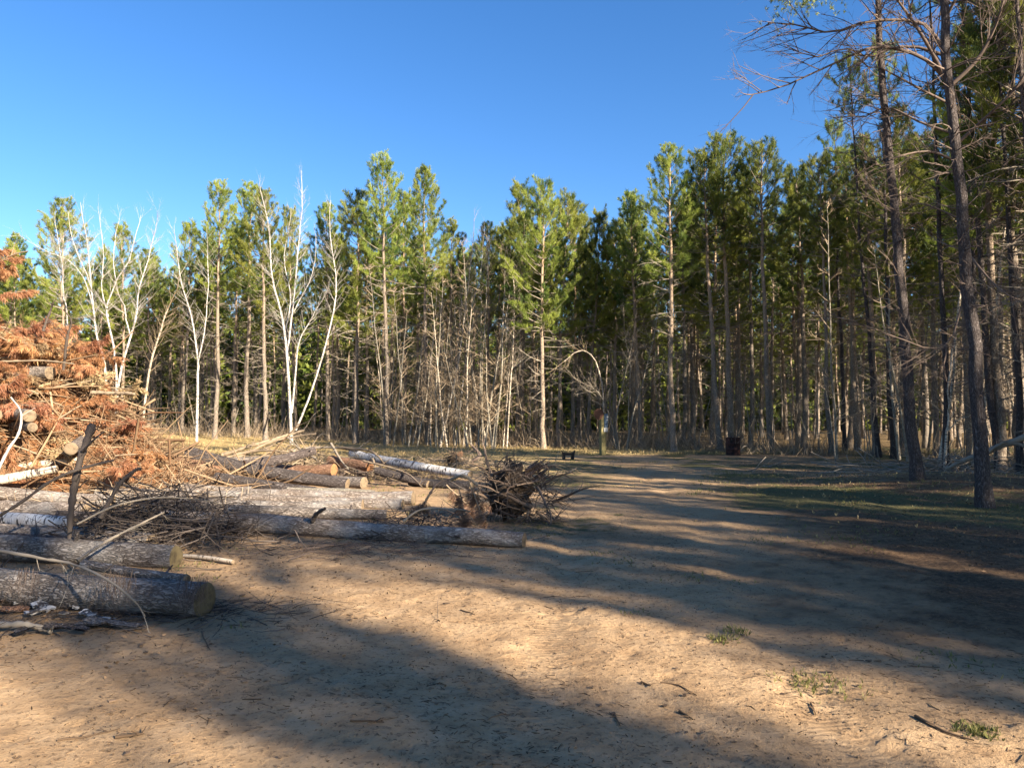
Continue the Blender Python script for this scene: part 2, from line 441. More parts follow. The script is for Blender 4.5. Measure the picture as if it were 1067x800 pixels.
for i, (k, H, cs, w, r0) in enumerate(specs): make_pine(k, H, cs, w, r0, seed=i, dead=[1, 1.2, 1.3, .8, 1.3, .8][i])
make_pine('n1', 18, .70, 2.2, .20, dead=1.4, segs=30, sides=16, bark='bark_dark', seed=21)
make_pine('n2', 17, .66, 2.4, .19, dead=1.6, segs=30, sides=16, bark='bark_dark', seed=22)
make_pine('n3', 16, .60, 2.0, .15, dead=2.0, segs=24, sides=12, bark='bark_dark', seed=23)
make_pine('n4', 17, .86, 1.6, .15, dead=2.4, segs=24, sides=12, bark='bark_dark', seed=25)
make_pine('g', 18, .84, 1.9, .2, dead=.5, seed=31)
rng = np.random.default_rng(77)
USED_H = {}
def place_pine(key, base, top, label, group=None, spin=None):
    o = PR.get(key); Hh = o['H']
    base = np.array(base, float); top = np.array(top, float)
    ax = Vector(top - base); s = ax.length / Hh
    q = Vector((0, 0, 1)).rotation_difference(ax.normalized())
    sp = Quaternion((0, 0, 1), rng.uniform(0, 6.28) if spin is None else spin)
    o.rotation_mode = 'QUATERNION'; o.rotation_quaternion = q @ sp
    o.location = base; o.scale = (s * rng.uniform(.92, 1.1),) * 2 + (s,)
    tag(o, label, 'pine tree')
    if group: o['group'] = group
    elif 'group' in o: del o['group']
    return o
def pine_px(key, bx, D, tx, ty, label):
    w = W(bx, 440, D); base = np.array([w[0], D, gh(w[0], D)])
    top = W(tx, ty, D); return place_pine(key, base, top, label, 'pines of the front row')
front = []
FR = [  # base px, distance, top px, top py, variant, label
 (62, 55, 66, 210, 'c', 'broad pine rising behind the white birches at the far left'),
 (128, 56, 126, 238, 'e', 'short pine between the birch stems left of the leaning tan snag'),
 (20, 57, 14, 262, 'e', 'low pine behind the top of the orange brush pile'),
 (224, 49, 232, 196, 'a', 'tall pine with pale trunk just right of the forked birch stem'),
 (258, 52, 260, 196, 'a', 'straight pale trunked pine midway between two white birches'),
 (277, 48, 270, 204, 'b', 'pine close on the left of the big many stemmed white birch'),
 (342, 50, 344, 218, 'b', 'pine behind the curved leaning stem of the white birch'),
 (371, 47, 372, 202, 'c', 'pine with reddish lower trunk right of the curved birch stem'),
 (403, 45, 402, 168, 'a', 'tallest pine of the left half with lit trunk behind the log heap'),
 (446, 46, 441, 180, 'b', 'full crowned pine beside the tangle of tan saplings'),
 (422, 52, 424, 205, 'e', 'slim pine squeezed between the two tallest pines of the left half'),
 (308, 55, 305, 222, 'e', 'pine seen through the stems of the big white birch'),
 (190, 56, 196, 236, 'e', 'short pine behind the thin forked white birch'),
 (512, 50, 520, 240, 'e', 'short dark pine standing in the dip of the treetops'),
 (566, 39.5, 564, 190, 'c', 'bushy yellow green pine at the centre with foliage reaching low'),
 (582, 42, 590, 203, 'c', 'pine just behind and right of the bushy central pine'),
 (540, 43, 543, 225, 'e', 'thin pine on the left flank of the bushy central pine'),
 (612, 44, 622, 226, 'e', 'dark pine behind the arching dead tree'),
 (640, 44, 640, 232, 'c', 'dark pine behind the timber sign post'),
 (668, 42, 652, 207, 'b', 'pine behind the clump of leaning grey stems'),
 (702, 36, 694, 158, 'a', 'single sunlit pine with reddish trunk right of the leaning grey stems'),
 (750, 37, 738, 160, 'd', 'left pine of the close pair behind the rusty barrel'),
 (762, 37.5, 758, 146, 'd', 'right pine of the close pair behind the rusty barrel'),
 (782, 42, 779, 182, 'f', 'pine in shade between the barrel pair and the next tall trunk'),
 (803, 36, 798, 152, 'd', 'tall bright topped pine right of the rusty barrel'),
 (722, 48, 722, 205, 'b', 'pine filling the gap right of the single sunlit pine'),
 (832, 44, 828, 196, 'b', 'pine with dark foliage at the bottom of the notch in the treetops'),
 (866, 34, 853, 166, 'f', 'thick dark trunked pine at the corner of the clearing'),
 (893, 37, 885, 160, 'd', 'dark pine just left of the nearest big trunk'),
 (912, 33, 905, 150, 'b', 'green pine partly hidden behind the nearest big trunk'),
 (940, 36, 935, 150, 'c', 'dark bushy pine between the two nearest big trunks'),
 (975, 33, 965, 142, 'c', 'dark bushy pine right behind the second big trunk'),
 (1010, 30, 1002, 122, 'b', 'shaded pine beyond the fallen limb at the right'),
 (1046, 31, 1034, 112, 'f', 'shaded pine beyond the fallen limb nearest the right edge'),
 (950, 30, 940, 118, 'b', 'dark full pine directly behind the nearest big trunk'),
 (1092, 20, 1070, -60, 'b', 'dark bushy pine filling the upper right corner'),
 (1042, 22, 1020, -15, 'b', 'dark bushy pine rising between the second big trunk and the right edge'),
 (1064, 22, 1048, -50, 'c', 'nearest of the bushy pines at the right edge with foliage down to mid height'),
]
for bx, D, tx, ty, k, lab in FR: pine_px(k, bx, D, tx, ty, lab)
occupied = [tuple(W(b, 440, d)[:2]) for b, d, *_ in FR]
def free(x, y, r):
    for a, b in occupied:
        if (a - x) ** 2 + (b - y) ** 2 < r * r: return False
    return True
# treeline: nearest y of the forest for every x
def edge_y(x):
    return float(np.interp(x, [-60, -30, -12, -5, 0, 5, 12, 15.5, 40], [60, 57, 51, 48, 43, 41, 38, 34, 31]))
cnt = 0
for _ in range(9000):
    if cnt >= 225: break
    y = 34 + 52 * rng.random() ** 1.25; x = rng.uniform(-.78, .78) * y
    if y < edge_y(x) + 1.5 or not free(x, y, 2.0 + .018 * (y - 35)): continue
    occupied.append((x, y)); cnt += 1
    Hh = rng.uniform(13.5, 16.5) * (1 - .0012 * (y - 45)); 
    b = np.array([x, y, gh(x, y)]); t = b + np.array([rng.normal(0, .3), rng.normal(0, .3), Hh])
    side = 'left' if x < -.2 * y else ('middle' if x < .25 * y else 'right')
    place_pine(random.choice('abcdef'), b, t, {
      'left': 'slender pine crowded among others deep in the woods behind the white birches',
      'middle': 'slender pine crowded among others deep in the woods behind the timber sign post',
      'right': 'slender shaded pine crowded among others in the dark woods beyond the rusty barrel'}[side],
      {'left': 'pines deep in the woods behind the birches', 'middle': 'pines deep in the woods behind the sign post', 'right': 'pines deep in the woods beyond the barrel'}[side])

# near pines on the right
def near_px(key, bx, by, tx, ty, label, D=None):
    b = G(bx, by) if D is None else np.array([*W(bx, 440, D)[:2], 0]); b[2] = gh(b[0], b[1])
    t = W(tx, ty, b[1]); d = t - b; Hh = PR.d[key]['H']
    t2 = b + d * (Hh * 1.0 / d[2]); occupied.append((b[0], b[1]))
    o = place_pine(key, b, t2, label, 'big shaded pines on the right')
    if D is None: o.scale = (o.scale[0] * .66, o.scale[1] * .66, o.scale[2])
    else: o.scale = (o.scale[0] * .68, o.scale[1] * .68, o.scale[2])
    return o
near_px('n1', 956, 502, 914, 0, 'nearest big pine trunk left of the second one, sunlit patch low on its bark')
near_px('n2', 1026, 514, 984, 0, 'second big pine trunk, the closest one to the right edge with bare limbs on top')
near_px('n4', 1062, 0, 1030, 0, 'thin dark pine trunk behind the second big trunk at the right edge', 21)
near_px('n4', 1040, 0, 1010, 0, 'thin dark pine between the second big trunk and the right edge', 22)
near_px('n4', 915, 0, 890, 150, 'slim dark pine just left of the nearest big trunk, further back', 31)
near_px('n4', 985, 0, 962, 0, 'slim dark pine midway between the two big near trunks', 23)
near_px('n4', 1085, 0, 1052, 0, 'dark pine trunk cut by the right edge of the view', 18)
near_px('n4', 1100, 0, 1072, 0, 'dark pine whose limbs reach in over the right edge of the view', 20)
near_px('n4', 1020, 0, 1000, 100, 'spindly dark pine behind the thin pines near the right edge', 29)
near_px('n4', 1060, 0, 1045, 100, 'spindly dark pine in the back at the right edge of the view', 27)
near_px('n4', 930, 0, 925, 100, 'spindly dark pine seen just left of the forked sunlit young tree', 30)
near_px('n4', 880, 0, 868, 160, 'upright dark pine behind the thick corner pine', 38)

# pines right of and behind the viewer (they shade the clearing)
rng = np.random.default_rng(SHSEED)
SH = []
cS, sS = math.cos(SUN_AZ), math.sin(SUN_AZ)
sv_ = 2.2
while sv_ < 42:
    tip = float(np.interp(sv_, [0, 4, 11, 14, 20, 28, 33, 36, 42], [11, 12, 13, 16, 20, 23, 26, 34, 40]))
    for rI in range(4):
        ss = sv_ + rng.normal(0, .35) + (rI % 2) * 1.2; uu = tip - 36 - rI * 4.2 - rng.uniform(0, 2.5)
        if 2.9 < ss < 4.9 or .3 < ss < 1.6 or (-1 < ss < 4 and rI > 1): continue
        x = cS * ss - sS * uu; y = sS * ss + cS * uu
        if y > 3 and x < 1.0 * y: continue
        if ss < 5: uu -= 1.5
        SH.append((x, y, .55 if 1.5 < ss < 3 else 1.0))
    sv_ += 2.3
SH += [(cS * a - sS * b, sS * a + cS * b, w_) for a, b, w_ in [(2.75, -26, .8), (2.5, -30, .8), (2.9, -33.5, .7), (.5, -27, .5), (-.6, -31, .5), (1.5, -35.5, .5), (6.2, -26, 1)]]
SH += [(15, 14, 1), (17, 9.5, 1), (17.5, 18, 1), (14, 9, .7), (19, 13.5, 1), (12.5, 5, .8), (22, 17, 1), (16, 3, 1), (20, 7, 1), (24.5, 25, 1), (27, 27, 1), (29, 31, 1), (26, 23.5, 1), (31, 28, 1), (24, 21, 1), (30, 34.5, 1), (33, 32, 1), (28, 24, 1)]
for ss, uu in [(1.6, -29.5), (3.3, -29.5), (5.0, -30), (.2, -28.5)]:
    x = cS * ss - sS * uu; y = sS * ss + cS * uu; b = np.array([x, y, gh(x, y)])
    place_pine('g', b, b + [0, 0, 18], 'lofty high crowned pine behind the viewer', 'lofty pines behind the viewer')
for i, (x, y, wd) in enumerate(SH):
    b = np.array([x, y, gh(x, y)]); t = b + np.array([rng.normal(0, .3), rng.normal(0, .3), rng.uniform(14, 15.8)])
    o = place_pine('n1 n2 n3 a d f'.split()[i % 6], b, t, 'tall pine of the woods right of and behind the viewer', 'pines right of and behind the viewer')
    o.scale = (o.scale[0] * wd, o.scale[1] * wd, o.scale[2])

rng = np.random.default_rng(78)
# ------------------------------------------------------------------ far woods as one mass
g = Geo(); TP = []; TD = []; TL = []
for _ in range(1100):
    y = rng.uniform(82, 130); x = rng.uniform(-.95, .95) * y
    Hh = rng.uniform(10, 14.0); z0 = gh(x, y)
    g.tube(np.array([[x, y, z0 - .2], [x + rng.normal(0, .2), y, z0 + Hh]]), np.array([.2, .05]), 5, .3)
    n = 80; tt = rng.random(n); rad = 2.6 * (1 - tt) ** .5 * np.sqrt(rng.random(n)); az = rng.uniform(0, 6.28, n)
    TP.append(np.column_stack([x + rad * np.cos(az), y + rad * np.sin(az), z0 + .1 + tt * (Hh - .3)]))
    TD.append(np.column_stack([np.cos(az), np.sin(az), np.full(n, .8)])); TL.append(np.full(n, .85))
far = Geo(); far.blades(np.concatenate(TP), np.concatenate(TD), np.concatenate(TL), .32, 6)
tag(part('distant_woods_foliage', far, M['needles'], None, False), 'dark mass of far woods seen between the trunks', 'woods', kind='stuff')
tag(part('distant_woods_trunks', g, M['bark'], None), 'far off trunks merging into the dark behind the pines', 'woods', kind='stuff')

# ------------------------------------------------------------------ bare deciduous trees
def grow(g, p, d, L, r, lvl, K=5, nch=(3, 5), ang=.55, up=.5, sides=4, c=None):
    P, de = curve(p, d, L, K, .13, up)
    rt = r * (.45 if lvl > 0 else .2)
    g.tube(P, np.linspace(r, rt, K), sides if lvl > 1 else 3, c)
    if lvl <= 0: return
    n = rng.integers(nch[0], nch[1] + 1)
    for i in range(n):
        f = rng.uniform(.25, 1.0) * (K - 1); k = min(int(f), K - 2); b = P[k] + (P[k + 1] - P[k]) * (f - k)
        dd = unit(P[k + 1] - P[k]); a = rng.normal(ang, .18)
        pr = rv(); pr -= dd * pr.dot(dd); pr = unit(pr)
        grow(g, b, dd * math.cos(a) + pr * math.sin(a), L * rng.uniform(.4, .68), max(.0028, r * (1 - .5 * f / (K - 1)) * .52), lvl - 1, max(3, K - 1), nch, ang, up, sides, c)
def stem_tree(name, stems, mat, tmat, label, cat, group=None, twigs=1.0, D0=None, lim=.35):
    """stems: list of (control points in px, D at foot, D at tip, r foot m, r tip m)"""
    x0, y0 = stems[0][0][0]; Db = stems[0][1]
    w = W(x0, y0, Db); base = np.array([w[0], w[1], gh(w[0], w[1])])
    e = empty(name, base, label, cat, group)
    tg = Geo()
    for si, (pts, Da, Dt, ra, rb) in enumerate(stems):
        n = len(pts); P = np.array([W(px, py, Da + (Dt - Da) * i / (n - 1)) for i, (px, py) in enumerate(pts)])
        if si == 0: P[0] = base - np.array([0, 0, .12])
        elif pts[0][1] > 395 and abs(P[0][2] - gh(P[0][0], P[0][1])) < .8: P[0][2] = gh(P[0][0], P[0][1]) - .1
        P = resample(P - base, 14) + rng.normal(0, .02, (14, 3)) * np.linspace(0, 1, 14)[:, None]
        rr = (ra + (rb - ra) * np.linspace(0, 1, 14) ** .7) * .85
        s = Geo(); s.tube(P, rr, 8)
        part('stem' if si or len(stems) > 1 else 'trunk', s, mat, e)
        Lt = np.linalg.norm(P[-1] - P[0])
        for q in range(int(Lt * 5.5 * twigs)):
            f = (lim + (1 - lim) * rng.random() ** .8) * 13; k = min(int(f), 12); b = P[k] + (P[k + 1] - P[k]) * (f - k)
            dd = unit(P[k + 1] - P[k]); pr = rv(); pr -= dd * pr.dot(dd)
            grow(tg, b, dd * .75 + unit(pr) * .65, rng.uniform(.5, 1.7) * (1.1 - .5 * f / 13), min(.011, rr[k] * .3), 2 if rng.random() < .6 else 1, 4, (2, 4), .5, .5)
        grow(tg, P[-1], unit(P[-1] - P[-2]), 1.4, rb * .8, 2, 4, (3, 5), .4, .6)
    part('twigs', tg, tmat, e)
    return e
Wb, Wt = M['birch'], M['twig_grey']
D = 44
stem_tree('birch_tree', [
 ([(304, 450), (301, 400), (297, 350), (292, 323), (283, 288), (281, 249), (276, 215)], D, D - 1, .13, .03),
 ([(299, 372), (303, 338), (306, 311), (310, 265), (314, 226), (315, 200)], D, D + 1, .09, .025),
 ([(304, 430), (308, 389), (311, 358), (321, 338), (331, 319)], D, D - 1.5, .085, .03),
 ([(306, 325), (314, 309), (323, 292), (329, 268)], D, D - 1, .05, .02),
 ([(302, 380), (298, 345), (303, 310), (296, 270), (300, 240)], D, D + 2, .06, .02),
 ([(308, 448), (323, 412), (339, 361), (349, 315), (350, 288), (346, 261), (343, 232)], D, D + .5, .085, .025)],
 Wb, M['twig_white'], 'big white birch with several stems and one leaning away to the right', 'birch tree', 'white birches', .8)
D = 40
stem_tree('birch_tree', [
 ([(112, 430), (110, 387), (101, 350), (95, 301), (93, 270), (89, 236)], D, D, .09, .03),
 ([(95, 300), (90, 285), (82, 268), (75, 247)], D, D - 1, .05, .02),
 ([(97, 320), (88, 292), (72, 272), (48, 262)], D, D - 2, .04, .015)],
 Wb, M['twig_white'], 'white birch with arching side limbs rising behind the orange brush pile', 'birch tree', 'white birches', .9)
stem_tree('birch_tree', [
 ([(122, 430), (121, 382), (114, 340), (111, 322), (121, 294), (134, 273), (140, 250)], D + 1, D, .085, .025),
 ([(113, 330), (106, 300), (108, 270), (106, 245)], D + 1, D + 1, .045, .02),
 ([(121, 294), (118, 270), (121, 243)], D + 1, D + 2, .04, .02)],
 Wb, M['twig_white'], 'white birch forking low between the arching one and the upright one', 'birch tree', 'white birches', .8)
stem_tree('birch_tree', [
 ([(121, 428), (123, 401), (135, 354), (142, 329), (145, 301), (154, 273), (160, 245)], D - 1, D, .095, .025),
 ([(136, 350), (131, 330), (130, 318)], D - 1, D - 1, .05, .03),
 ([(144, 305), (152, 292), (165, 280)], D - 1, D - 2, .03, .01)],
 Wb, M['twig_white'], 'right hand white birch of the trio, with a broken stub on its stem', 'birch tree', 'white birches', .8)
stem_tree('birch_tree', [
 ([(74, 420), (70, 335), (66, 308), (65, 277), (60, 250)], D + 2, D + 2, .06, .02)],
 Wb, M['twig_white'], 'thin white birch stem at the very left of the birch group', 'birch tree', 'white birches', 1.2)
stem_tree('dead_snag', [([(147, 452), (154, 396), (164, 354), (175, 322)], 44, 43, .10, .05), ([(164, 354), (176, 345), (190, 338)], 43.5, 42, .04, .02)],
 M['birch_tan'], M['twig_tan'], 'tan dead snag leaning right behind the end of the brush pile', 'dead tree', None, 1.0)
stem_tree('birch_tree', [
 ([(205, 455), (206, 396), (206, 372), (199, 329), (189, 294), (184, 258)], 45, 45, .11, .03),
 ([(206, 378), (213, 345), (217, 298), (216, 262)], 45, 44, .06, .02)],
 Wb, M['twig_white'], 'thin white birch forked halfway up, standing alone left of the pale pines', 'birch tree', 'white birches', .8)
stem_tree('leaning_tree', [([(458, 459), (467, 430), (474, 396), (480, 364), (484, 328), (488, 294), (493, 252)], 42, 43, .09, .025)],
 M['birch_tan'], M['twig_grey'], 'tan tree leaning right out of the sapling tangle', 'tree', None, 1.5)
stem_tree('birch_tree', [([(475, 458), (482, 403), (488, 355), (494, 335), (508, 320)], 43.5, 44, .06, .02), ([(489, 352), (492, 320), (500, 290), (503, 262)], 43.7, 44, .045, .015)],
 M['birch'], M['twig_grey'], 'grey white birch just right of the tan leaning tree', 'birch tree', 'white birches', 1.3)
stem_tree('birch_tree', [([(528, 458), (532, 398), (534, 376), (536, 319), (534, 285)], 40, 40, .06, .02), ([(524, 456), (528, 420), (531, 385)], 40, 40.5, .04, .015)],
 M['birch_tan'], M['twig_grey'], 'thin pale double stemmed birch left of the bushy central pine', 'birch tree', 'white birches', 1.2)
stem_tree('arching_dead_tree', [([(629, 462), (629, 433), (628, 404), (622, 380), (614, 368), (606, 365), (597, 368), (588, 376)], 39, 38.5, .07, .02)],
 M['birch_tan'], M['twig_tan'], 'dead tree bent over in an arch above the sign post', 'dead tree', None, .45, lim=.5)
stem_tree('leaning_stem_clump', [
 ([(652, 462), (660, 430), (668, 404), (676, 373), (684, 340)], 38.5, 39, .06, .02),
 ([(646, 462), (642, 442), (648, 405), (655, 375), (660, 352)], 38.5, 38, .05, .02),
 ([(644, 462), (634, 430), (624, 410), (614, 402)], 38.5, 37.5, .06, .02),
 ([(655, 462), (655, 420), (657, 385), (651, 350)], 38.6, 38.6, .045, .015),
 ([(662, 420), (680, 400), (694, 385)], 38.8, 38, .03, .01)],
 M['bark_grey'], M['twig_grey'], 'clump of grey bare stems leaning both ways right of the sign post', 'tree', None, 1.2)
stem_tree('young_tree', [([(984, 487), (986, 455), (989, 432), (988, 400), (992, 360)], 22.5, 22.5, .06, .025), ([(987, 450), (998, 438), (1012, 432)], 22.5, 22, .025, .01), ([(988, 445), (992, 432), (996, 424)], 22.5, 22.5, .02, .01)],
 M['birch_tan'], M['twig_dark'], 'small sunlit forked tree between the two big near trunks', 'tree', None, .6)

# limbs of the second near pine, reaching left across the sky
lims = [
 ([(986, 84), (967, 64), (942, 53), (911, 49), (874, 64), (817, 90), (782, 99)], 15.8, 15.0, .045),
 ([(982, 50), (960, 24), (907, 22), (866, 34), (830, 26), (800, 24)], 15.8, 15.6, .04),
 ([(988, 60), (960, 50), (930, 50), (905, 60), (880, 50), (850, 60), (820, 48)], 15.8, 16.6, .035),
 ([(990, 95), (975, 62), (955, 28), (935, 0), (920, -25)], 15.8, 15.0, .055),
 ([(993, 110), (965, 96), (935, 80), (915, 70), (898, 74)], 15.8, 14.6, .03),
 ([(996, 140), (960, 128), (925, 112), (900, 122), (880, 118)], 15.8, 17, .03),
 ([(1000, 170), (970, 158), (940, 162), (915, 172), (900, 165)], 15.8, 15, .028),
 ([(1004, 230), (960, 212), (935, 220), (900, 200)], 15.8, 16.5, .02),
 ([(1006, 300), (985, 362), (930, 350), (880, 332), (835, 330)], 15.8, 15, .022),
 ([(985, 20), (1000, -10), (1010, -40)], 15.8, 15, .04),
 ([(990, 90), (1020, 60), (1040, 20), (1050, -20)], 15.8, 15, .05),
 ([(997, 150), (1030, 120), (1060, 90), (1080, 50)], 15.8, 14.5, .04),
 ([(1005, 260), (1040, 300), (1075, 320)], 15.8, 14.5, .03)]
second = [o for o in col.objects if o.get('label', '').startswith('second big pine')][0]
bpy.context.view_layer.update()
inv = second.matrix_world.inverted()
g = Geo()
for pts, Da, Db, r in lims:
    n = len(pts); P = resample([W(px, py, Da + (Db - Da) * i / (n - 1)) for i, (px, py) in enumerate(pts)], 12)
    g.tube(P, np.linspace(r, r * .22, 12), 6, .5)
    Lt = np.linalg.norm(P[-1] - P[0])
    for q in range(int(Lt * 5) + 4):
        f = rng.uniform(.2, 1) * 11; k = min(int(f), 10); b = P[k] + (P[k + 1] - P[k]) * (f - k)
        dd = unit(P[k + 1] - P[k]); pr = rv(); pr -= dd * pr.dot(dd)
        grow(g, b, dd * .8 + unit(pr) * .6, rng.uniform(.4, 1.2), r * .3, 2, 4, (2, 4), .5, .1, 4, rng.uniform(.2, .8))
g.flush()
g.V = [np.array([(inv @ Vector(p))[:] for p in v]) for v in g.V]
part('bare_limbs', g, M['twig_red'], second)
# a green bough of the nearest pine dipping into the top of the view
first = [o for o in col.objects if o.get('label', '').startswith('nearest big pine')][0]
inv = first.matrix_world.inverted(); TP = []; TD = []; TL = []
for q in range(300):
    p = W(rng.normal(832, 20), rng.normal(-10, 12), rng.uniform(17.5, 19.5)); TP.append(np.array((inv @ Vector(p))[:])); TD.append(unit(rng.normal(size=3) + [0, 0, .6])); TL.append(.13)
g = Geo(); g.blades(TP, TD, TL, .02, 14); part('hanging_foliage', g, M['needles'], first, False)
g = Geo(); P = resample([np.array((inv @ Vector(W(px, py, d)))[:]) for px, py, d in ((912, -10, 19), (870, 0, 18.7), (835, -8, 18.5), (800, -15, 18.2))], 8)
g.tube(P, np.linspace(.035, .01, 8), 5, .4); part('hanging_bough', g, M['twig_red'], first)

# bare saplings along the edge
def make_sapling(key, H, r, lvl, seed, mat, name='bare_sapling'):
    global rng
    rng = np.random.default_rng(seed); e = empty(name); g = Geo(); t = Geo()
    P, de = curve((0, 0, -.1), (rng.normal(0, .1), rng.normal(0, .1), 1), H, 10, .07, .6)
    g.tube(P, np.linspace(r, r * .15, 10), 6)
    for q in range(int(H * 4.2)):
        f = rng.uniform(.12, 1) * 9; k = min(int(f), 8); b = P[k] + (P[k + 1] - P[k]) * (f - k)
        pr = rv(); pr[2] = 0
        grow(t, b, unit(unit(pr) + np.array([0, 0, rng.uniform(.1, 1.2)])), rng.uniform(.4, 1.5) * (1.15 - f / 10), r * .3, lvl, 4, (2, 4), .6, .3)
    part('trunk', g, M[mat], e); part('twigs', t, M['twig_tan' if H > 6 else 'twig_grey'], e); PR.d[key] = e
for i, (H, r, lv, mt) in enumerate([(6.5, .04, 2, 'bark_grey'), (5, .03, 2, 'bark_grey'), (8, .05, 2, 'birch_tan'), (4, .025, 2, 'bark_grey'), (9, .055, 2, 'bark_grey')]):
    make_sapling('s%d' % i, H, r, lv, 300 + i, mt)
rng = np.random.default_rng(5)
def put(key, x, y, s, label, group, cat, lean=.08, z=None):
    o = PR.get(key); o.location = (x, y, gh(x, y) if z is None else z); o.scale = (s, s, s)
    o.rotation_euler = (rng.normal(0, lean), rng.normal(0, lean), rng.uniform(0, 6.28)); tag(o, label, cat, group); return o
n = 0
for _ in range(2000):
    if n >= 140: break
    px = rng.choice([rng.uniform(400, 518), rng.uniform(150, 700), rng.uniform(860, 1067), rng.uniform(0, 130), rng.uniform(700, 860)], p=[.40, .24, .20, .10, .06])
    x = (px - 533) / 772 * 45; y0 = edge_y(x) - 1
    if px > 860: y0 = rng.uniform(22, 34)
    if 390 < px < 525: y0 -= 4.5
    y = y0 + abs(rng.normal(0, 3.5)); x = (px - 533) / 772 * y
    if not free(x, y, .5): continue
    occupied.append((x, y)); n += 1
    grp = 'tan tangle' if 390 < px < 525 else ('left' if px < 390 else ('centre' if px < 860 else 'right'))
    lab = {'tan tangle': 'bare thin sapling in the tan tangle left of the treetop dip', 'left': 'bare thin sapling among the birches at the edge of the woods',
           'centre': 'bare thin sapling at the foot of the pines behind the sign post and barrel', 'right': 'bare thin sapling in the shade behind the two big near trunks'}[grp]
    tall = grp == 'tan tangle' or (grp == 'right' and n % 2)
    put('s%d' % (rng.choice([0, 2, 4, 4]) if tall else rng.choice([0, 1, 3, 1, 3])), x, y, rng.uniform(.9, 1.35) if tall else rng.uniform(.7, 1.1), lab, 'bare saplings, ' + grp, 'sapling', .1)

# undergrowth: tangle of thin dead stems at the foot of the woods
g = Geo()
for _ in range(8500):
    if rng.random() < .8:
        px = rng.uniform(-60, 1120); x = (px - 533) / 772 * 45; y = edge_y(x) + abs(rng.normal(0, 4.0)) - 1.8; x = (px - 533) / 772 * y
        if x > 13 + rng.random() * 3: continue
    else:
        y = rng.uniform(21, 36); x = rng.uniform(12, 24)
        if x < 12.0 + (y - 15) * .25 or rng.random() < .5: continue
    z = gh(x, y); d = unit([rng.normal(0, .55), rng.normal(0, .55), 1 if rng.random() < .7 else rng.uniform(-.1, .5)])
    P, _d = curve((x, y, z), d, rng.uniform(.3, 1.6) * (1 if rng.random() < .85 else 2.0), 4, .2, 0)
    g.tube(P, np.array([.011, .008, .006, .003]), 3)
tag(part('undergrowth', g, M['twig_tan']), 'tangle of thin dead stems along the foot of the woods', 'undergrowth', kind='stuff')

# ------------------------------------------------------------------ logs
def make_log(p0, p1, r0, r1, label, mat='bark_log', cut='cut', stubs=1, bow=.02, group='felled logs of the heap', name='log', rough=.06):
    p0 = np.array(p0, float); p1 = np.array(p1, float); L = np.linalg.norm(p1 - p0)
    e = empty(name, p0, label, 'log', group)
    e.rotation_mode = 'QUATERNION'; e.rotation_quaternion = Vector((0, 0, 1)).rotation_difference(Vector(p1 - p0).normalized())
    K = max(14, int(L / .09)); S = 22 if r0 > .1 else 14
    zs = np.linspace(0, L, K); t = zs / L
    bx = bow * L * np.sin(t * math.pi) * rng.normal() * .5 + .012 * np.sin(zs * 2.1 + rng.random() * 6); by = .01 * np.sin(zs * 1.7 + rng.random() * 6)
    rr = r0 + (r1 - r0) * t
    th = np.arange(S) * 2 * math.pi / S
    zz, tt = np.meshgrid(zs, th, indexing='ij'); seedx = rng.uniform(0, 90)
    dn = fbm(np.cos(tt) * 2 + seedx + 5, np.sin(tt) * 2 + zz * 2.2 + seedx, 4) - .47
    knots = np.ones_like(dn)
    for q in range(int(L * 1.3)):
        kz, kt = rng.uniform(0, L), rng.uniform(0, 6.28)
        dt = np.angle(np.exp(1j * (tt - kt))); knots += .16 * np.exp(-((zz - kz) / .06) ** 2 - (dt / .45) ** 2)
    rad = rr[:, None] * (knots + rough * 3.2 * dn)
    V = np.stack([bx[:, None] + rad * np.cos(tt), by[:, None] + rad * np.sin(tt), zz], -1)
    k = np.arange(K - 1)[:, None] * S; j = np.arange(S)[None, :]; j2 = (j + 1) % S
    f = np.stack([k + j, k + j2, k + S + j2, k + S + j], -1).reshape(-1, 4)
    g = Geo(); g.raw(V.reshape(-1, 3), f); part('bark', g, M[mat], e)
    for end in (0, K - 1):
        ring = V[end] * np.array([1, 1, 1]); c = ring.mean(0); o = -1 if end == 0 else 1
        g = Geo(); rows = [ring]; 
        for s_, dz in ((.97, .004), (.6, .006), (.25, .004)):
            rr_ = c + (ring - c) * s_; rr_[:, 2] += o * (dz + rng.normal(0, .002, S)); rows.append(rr_)
        VV = np.concatenate(rows + [c[None] + [0, 0, o * .004]]); Fs = []
        k = np.arange(3)[:, None] * S
        q4 = np.stack([k + j, k + j2, k + S + j2, k + S + j], -1).reshape(-1, 4)
        if end == 0: q4 = q4[:, ::-1]
        g.raw(VV, q4); 
        tri = np.stack([3 * S + np.arange(S), 3 * S + (np.arange(S) + 1) % S, np.full(S, 4 * S)], 1)
        if end == 0: tri = tri[:, ::-1]
        g.F.append(tri)
        part('cut_end', g, M[cut], e)
    for q in range(stubs):
        z = rng.uniform(.15, .9) * L; az = rng.uniform(0, 6.28); rr0 = np.interp(z, zs, rr)
        d = unit([math.cos(az), math.sin(az), rng.normal(0, .4)]); g = Geo()
        P, _ = curve(np.array([0, 0, z]) + np.array([math.cos(az), math.sin(az), 0]) * rr0 * .7, d, rng.uniform(.03, .12) + rr0 * .4, 4, .1)
        g.tube(P, np.array([.030, .024, .02, .015]) * rr0 / .13, 7); part('branch_stub', g, M['bark_dark'], e)
    return e
def LG(a, Da, b, Db, ra, rb, label, rest=True, **kw):
    p0 = W(*a, Da); p1 = W(*b, Db)
    if rest:
        for p, r in ((p0, ra), (p1, rb)):
            m = gh(p[0], p[1]) + r * .86
            if p[2] < m or p[2] < m + .22: p[2] = m
    return make_log(p0, p1, ra, rb, label, **kw)
